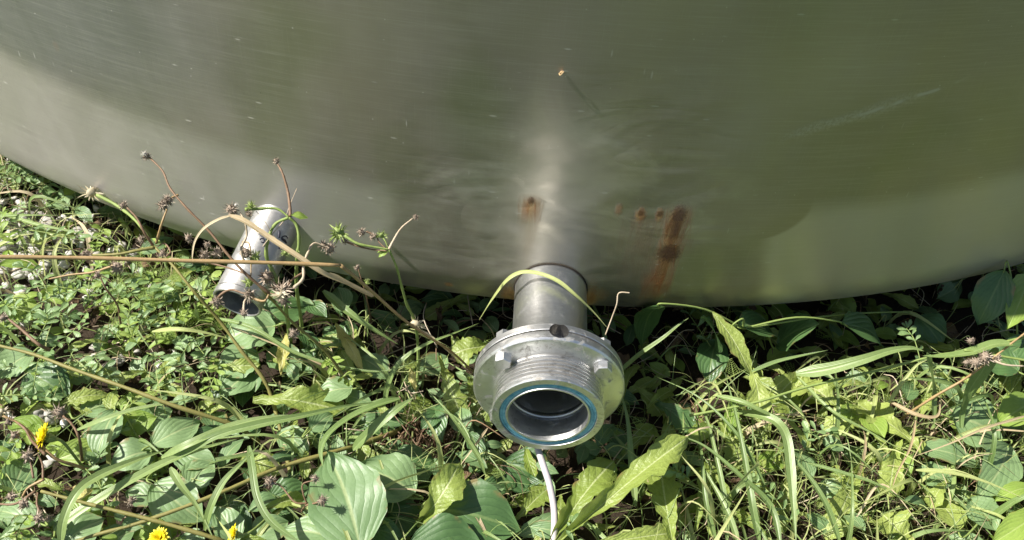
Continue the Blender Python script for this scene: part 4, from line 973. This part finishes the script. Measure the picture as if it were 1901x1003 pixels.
# ---------------------------------------------------------------- stones
rg = random.Random(77)
spots = [(8, 415, 30), (28, 432, 34), (10, 455, 36), (42, 450, 28), (60, 430, 22), (72, 462, 38), (104, 436, 26), (95, 466, 22), (112, 462, 26), (20, 478, 26), (50, 488, 24), (130, 470, 20), (84, 488, 26), (6, 500, 26), (118, 492, 22),
         (36, 510, 22), (65, 516, 20), (70, 768, 44), (95, 775, 34), (55, 782, 24), (105, 845, 36), (88, 862, 22), (120, 785, 20), (30, 395, 24), (85, 410, 22), (48, 402, 18), (140, 440, 20), (150, 455, 18), (160, 500, 18), (12, 530, 20),
         (200, 790, 24), (172, 812, 22), (168, 745, 20), (155, 735, 16), (235, 760, 18)]
desc = ['at the left edge highest up', 'rounded, just right of the edge stone', 'large, at the left edge of the gravel', 'small, between two larger ones', 'in the top row of the gravel', 'broadest of the gravel patch', 'half under a green stalk', 'small, under the grass stalk', 'egg shaped, right end of the gravel', 'low at the left edge', 'just under the dry stalk', 'lone, right of the egg shaped one', 'below the broadest stone', 'low at the edge under the dry stalk', 'small, below the right end of the gravel', 'half buried in green', 'small, deep in the small leaves', 'angular, largest above the yellow flower', 'beside the angular one above the yellow flower', 'left of the angular one', 'shaded, under the yellow flower', 'small, under the yellow flower', 'small, right of the pair above the flower', 'at the top of the gravel by the blade', 'behind the first row of gravel', 'tiny, near the top left weeds', 'partly under tangled weeds', 'small, at the tangle edge', 'alone below the dry stalk', 'low at the left margin', 'between the oval leaves', 'small, between oval leaves left', 'beneath the long flat light leaf', 'tiny, beneath the flat light leaf', 'tiny, right of the flat light leaves']
for (x, y, s_), dd in zip(spots, desc):
    p = P(x, y, .016); r = s_/2/pxm(p)*.95; mb = MB(); an = s_ > 40
    blob(mb, p, r*rg.uniform(.9, 1.1), r*rg.uniform(.75, 1), r*rg.uniform(.5, .7), rg, .42 if an else .22, 3, rg.random())
    tag(mb.build('stone', MP['stone' if rg.random() < .75 else 'greystone'], smooth=True), 'pale stone '+dd, 'stone', 'pale stones on the ground at the left')
# ================================================================ UNCOUNTABLE UNDERGROWTH
rg = random.Random(2024)
def tank_y(x): return RT - math.sqrt(max(RT*RT - x*x, 0))
def blocked(x, y, h):                        # keep clear of the fitting and the small pipe
    if abs(x-.0) < .075 and -.165 < y < .0 and h > .055: return True
    if math.hypot(x+.285, y+.02) < .05 and h > .09: return True
    return y > tank_y(x)-.02 and h > .05
def rdir(tilt=.35):
    a = rg.uniform(0, 6.283); return Vector((math.cos(a), math.sin(a), rg.uniform(-tilt, tilt))).normalized()
def spot(zone, tries=60, x0=-1.05, x1=.95, y0=-.42, y1=.30):
    for _ in range(tries):
        x = rg.uniform(x0, x1); y = rg.uniform(y0, y1)
        if y > tank_y(x)+.16: continue
        q = proj(Vector((x, y, .03)))
        if rg.random() < zone(q.x, q.y, x, y): return x, y, q
    return None
def stuff(mb, name, mat, label, cat): tag(mb.build(name, mat), label, cat, kind='stuff')
# broad understory
z_und = lambda a, b, x, y: (.22 if b > 395 else .8) if (a < 260 and b < 560) else 1.
mbs = {k: MB() for k in ('oval', 'deep', 'tooth', 'fresh')}
for i in range(2300):
    s = spot(z_und)
    if not s: continue
    x, y, q = s
    if q.x > 1150: k = rg.choice(['tooth', 'tooth', 'tooth', 'oval', 'fresh'])
    elif q.x < 380: k = rg.choice(['oval', 'oval', 'small_', 'tooth', 'fresh'])
    else: k = rg.choice(['oval', 'oval', 'deep', 'tooth'])
    if k == 'small_': k = 'fresh'
    h = rg.uniform(.004, .042)*(.45 if (x > -.2 and y > tank_y(x)-.055) else 1); L = rg.uniform(.018, .042)*(1.25 if k == 'tooth' else 1)
    if blocked(x, y, h+.01): continue
    d = rdir(.3); b = Vector((x, y, h)); leaf(mbs[k], b, b+d*L, L*rg.uniform(.2, .36)*(0.62 if k == 'tooth' else 1), 'tooth' if k == 'tooth' else 'oval', rg.random(), rg.uniform(.03, .18), rg.uniform(-.5, .5), .18, .15 if k == 'tooth' else .06, .22 if k == 'tooth' else 0, 6, 16 if k == 'tooth' else 9, rg, None, rg.uniform(-.1, .2))
stuff(mbs['oval'], 'leaf_undergrowth', ML['oval'], 'low grey-green oval leaves crowding the ground between the taller weeds', 'undergrowth')
stuff(mbs['deep'], 'leaf_undergrowth', ML['deep'], 'deep green small leaves low down in the middle of the weeds', 'undergrowth')
stuff(mbs['tooth'], 'leaf_undergrowth', ML['tooth'], 'crinkled toothed yellow-green leaves covering the ground mostly at the right', 'undergrowth')
stuff(mbs['fresh'], 'leaf_undergrowth', ML['fresh'], 'fresh bright green small leaves scattered over the ground', 'undergrowth')
# trailing plant with tiny paired leaves (left)
def z_small(a, b, x, y):
    if 0 < a+60 < 520 and 530 < b < 720: return 1.
    if a < 380 and 300 < b < 400+a*.2: return .8
    if a < 330 and b < 560: return .25
    if a < 200 and b > 700: return .35
    return .03
mb = MB(); ms = MB(); mf = MB()
for i in range(300):
    s = spot(z_small, 200)
    if not s: continue
    x, y, q = s; h = rg.uniform(.02, .07)
    if blocked(x, y, h): continue
    d = rdir(.25); b = Vector((x, y, h)); L = rg.uniform(.03, .07); n = rg.randint(4, 7)
    w_ = Vector((rg.uniform(-1, 1), rg.uniform(-1, 1), .6))*.008; c = [b, b+d*L*.5+w_, b+d*L]
    if c[2].z < .01: continue
    tube(ms, c, .0005, 4, 3, .6); cc = catmull(c, n)
    T = mb if rg.random() < .72 else mf
    for j in range(1, len(cc), 2):
        for sg in (-1, 1):
            sd = (d.cross(Vector((0, 0, 1))).normalized()*sg + d*rg.uniform(.2, 1.) + Vector((0, 0, rg.uniform(-.3, .7)))).normalized()
            l = rg.uniform(.007, .015); leaf(T, cc[j], cc[j]+sd*l, l*.22, 'obov', rg.random(), .1, rg.uniform(-.5, .5), .25, 0, 0, 4, 6, rg)
    for k in range(3): sd = (d+rdir(.5)*.7).normalized(); l = rg.uniform(.007, .014); leaf(T, cc[-1], cc[-1]+sd*l, l*.22, 'obov', rg.random(), .1, rg.uniform(-.5, .5), .25, 0, 0, 4, 6, rg)
stuff(mb, 'tiny_leaf_cover', ML['small'], 'mass of tiny paired grey-green leaves on trailing stems at the left', 'ground cover')
stuff(mf, 'tiny_leaf_cover', ML['fresh'], 'tiny brighter yellow-green leaves mixed in the trailing plants at the left', 'ground cover')
stuff(ms, 'trailing_stems', MP['green_stem'], 'thread thin green stems of the tiny-leaved trailing plants', 'stems')
# feathery leaves
def z_fea(a, b, x, y):
    if 230 < a < 460 and 485 < b < 620: return 1.
    if 1090 < a < 1180 and 760 < b < 900: return .8
    if 890 < a < 960 and 590 < b < 650: return .8
    if 900 < a < 1010 and 900 < b < 1000: return .1
    return .02
mb = MB()
for i in range(300):
    s = spot(z_fea, 300)
    if not s: continue
    x, y, q = s; h = rg.uniform(.015, .065)
    if blocked(x, y, h): continue
    d = rdir(.5); b = Vector((x, y, h)); L = rg.uniform(.014, .030); sd = d.cross(Vector((0, 0, 1))).normalized()
    blade(mb, [b, b+d*L], .0004, rg.random(), .2, 2)
    for j in range(2, 10):
        v = j/10; p = b+d*L*v; l = L*.42*(1.1-v)
        for sg in (-1, 1):
            e = p+(sd*sg+d*.7)*l; blade(mb, [p, e], .0007, rg.random(), .2, 1)
            for k in (.45, .75): blade(mb, [p.lerp(e, k), p.lerp(e, k)+(d*.9+sd*sg*.2+Vector((0, 0, rg.uniform(-.2, .3))))*l*.4], .0006, rg.random(), .2, 1); blade(mb, [p.lerp(e, k), p.lerp(e, k)+(sd*sg-d*.3)*l*.35], .0006, rg.random(), .2, 1)
stuff(mb, 'feathery_leaf_cover', ML['fresh'], 'finely cut feathery green leaves round the small drain pipe and by the flange', 'ground cover')
# grass
def z_gr(a, b, x, y):
    if 1250 < a and b > 690: return 1.
    if 1180 < a < 1420: return .7
    if a < 380 and b < 500: return .8
    if 560 < a < 960 and b > 560: return .6
    return .32
G_ = {k: MB() for k in ('grass', 'pale', 'straw')}
def grass_at(x, y, k, L, wd, lean=.8, h0=0.0):
    a = rg.uniform(0, 6.283); o = Vector((math.cos(a), math.sin(a), 0)); b = Vector((x, y, h0))
    hh = L*rg.uniform(.35, .75); r_ = math.sqrt(max(L*L-hh*hh, 0))*lean
    m = b+o*r_*.3+Vector((0, 0, hh*.8)); e = b+o*r_+Vector((rg.uniform(-.2, .2)*L, rg.uniform(-.2, .2)*L, hh*rg.uniform(.5, 1.05)))
    if blocked(e.x, e.y, e.z) or blocked(m.x, m.y, m.z) or blocked((m.x+e.x)/2, (m.y+e.y)/2, m.z): return
    blade(G_[k], [b, m, e], wd, rg.random(), .35, 5, rg.uniform(-1, 1), rg.uniform(-.5, .5), .7)
for i in range(8200):
    s = spot(z_gr, 100)
    if not s: continue
    x, y, q = s; k = 'pale' if rg.random() < (.55 if q.x > 1350 else .38) else ('straw' if rg.random() < .2 else 'grass')
    thick = rg.random() < .07
    if x > -.15 and y > tank_y(x)-.04 and rg.random() < .75: continue
    grass_at(x, y, k, rg.uniform(.04, .11) if not thick else rg.uniform(.09, .15), rg.uniform(.0003, .0010) if not thick else rg.uniform(.0018, .0034))
stuff(G_['grass'], 'grass', ML['grass'], 'loose green grass blades growing through the weeds, densest at the right', 'grass')
stuff(G_['pale'], 'grass', ML['pale'], 'fine pale yellowish grass blades in the sun at the lower right', 'grass')
stuff(G_['straw'], 'grass', ML['straw'], 'dead straw coloured grass blades among the green ones', 'grass')
# dead strands and crumpled litter
mb = MB(); ml = MB(); mt = MB()
z_lit = lambda a, b, x, y: 1. if (700 < a < 1300) else .55
for i in range(1500):
    s = spot(z_lit)
    if not s: continue
    x, y, q = s; h = rg.uniform(.003, .035); d = rdir(.3); L = rg.uniform(.015, .06); b = Vector((x, y, h))
    if blocked(x, y, h+.02): continue
    w_ = Vector((rg.uniform(-1, 1), rg.uniform(-1, 1), rg.uniform(-.3, 1)))*L*.25
    tube(mt if rg.random() < .55 else mb, [b, b+d*L*.5+w_, b+d*L+Vector((0, 0, rg.uniform(-.01, .01)))], rg.uniform(.0002, .0007), 4, 4, rg.random())
for i in range(700):
    s = spot(z_lit)
    if not s: continue
    x, y, q = s; h = rg.uniform(.002, .022); d = rdir(.4); L = rg.uniform(.008, .03); b = Vector((x, y, h))
    leaf(ml, b, b+d*L, L*rg.uniform(.15, .35), 'lance', rg.random(), .25, rg.uniform(-1.2, 1.2), .6, .6, .2, 5, 8, rg, None, .3)
stuff(mb, 'dead_stems', MP['brown_stem'], 'tangle of thin brown dead stems low on the ground', 'litter')
stuff(mt, 'dead_stems', MP['pale_stem'], 'tangle of thin bleached dead stems low on the ground', 'litter')
stuff(ml, 'leaf_litter', ML['litter'], 'crumpled dark brown dead leaves on the soil', 'litter')
# clump of brown dead fibres between the pipes
mb = MB()
for i in range(150):
    c = P(rg.gauss(790, 40), rg.gauss(800, 22), rg.uniform(.01, .045)); d = Vector((rg.uniform(-.5, .5), rg.uniform(-.4, .2), -1)).normalized()
    L = rg.uniform(.012, .03); tube(mb, [c, c+d*L*.5+rdir(.2)*L*.25, c+d*L+rdir(.3)*L*.2], rg.uniform(.0003, .0010), 4, 3, rg.random()*.5)
stuff(mb, 'dead_fibres', MP['brown_stem'], 'matted brown dead fibres hanging in the gap left of the flange', 'litter')
# gravel
mb = MB()
for i in range(1500):
    x = rg.uniform(-1.1, -.36); y = rg.uniform(-.12, .45)
    q = proj(Vector((x, y, .01)))
    if not ((q.x < 240 and 330 < q.y < 560) or (q.x < 330 and rg.random() < .25)): continue
    r = rg.uniform(.002, .011); blob(mb, Vector((x, y, r*.4+rg.uniform(-.002, .012))), r, r*rg.uniform(.5, 1), r*rg.uniform(.35, .6), rg, .5, 2, rg.random())
stuff(mb, 'gravel', MP['gravel'], 'pale fine gravel showing through the weeds at the far left', 'gravel')
# weeds in front of the tank beyond the picture
mb = MB(); mc = MB(); md_ = MB()
for i in range(5200):
    x = rg.uniform(-1.9, 1.9); y = rg.uniform(-1.75, .25)
    if -1.05 < x < .95 and y > -.40: continue
    if y > tank_y(max(-1.2, min(1.2, x)))+.05: continue
    h = rg.uniform(.01, .07); d = rdir(.35); L = rg.uniform(.03, .075); b = Vector((x, y, h))
    T = mb if rg.random() < .55 else mc
    leaf(T, b, b+d*L, L*rg.uniform(.2, .34), 'oval' if T is mb else 'tooth', rg.random(), .1, rg.uniform(-.5, .5), .18, .08, 0, 4, 6, rg)
    if i % 2: blade(md_, [b, b+d*.04+Vector((0, 0, .05)), b+d*.1+Vector((0, 0, .05))], .0016, rg.random(), .3, 3)
stuff(mb, 'weed_patch', ML['oval'], 'broad-leaved weeds around the picture on every open side', 'weeds')
stuff(mc, 'weed_patch', ML['tooth'], 'yellow-green weeds around the picture on every open side', 'weeds')
stuff(md_, 'weed_patch', ML['grass'], 'grass among the weeds around the picture', 'grass')
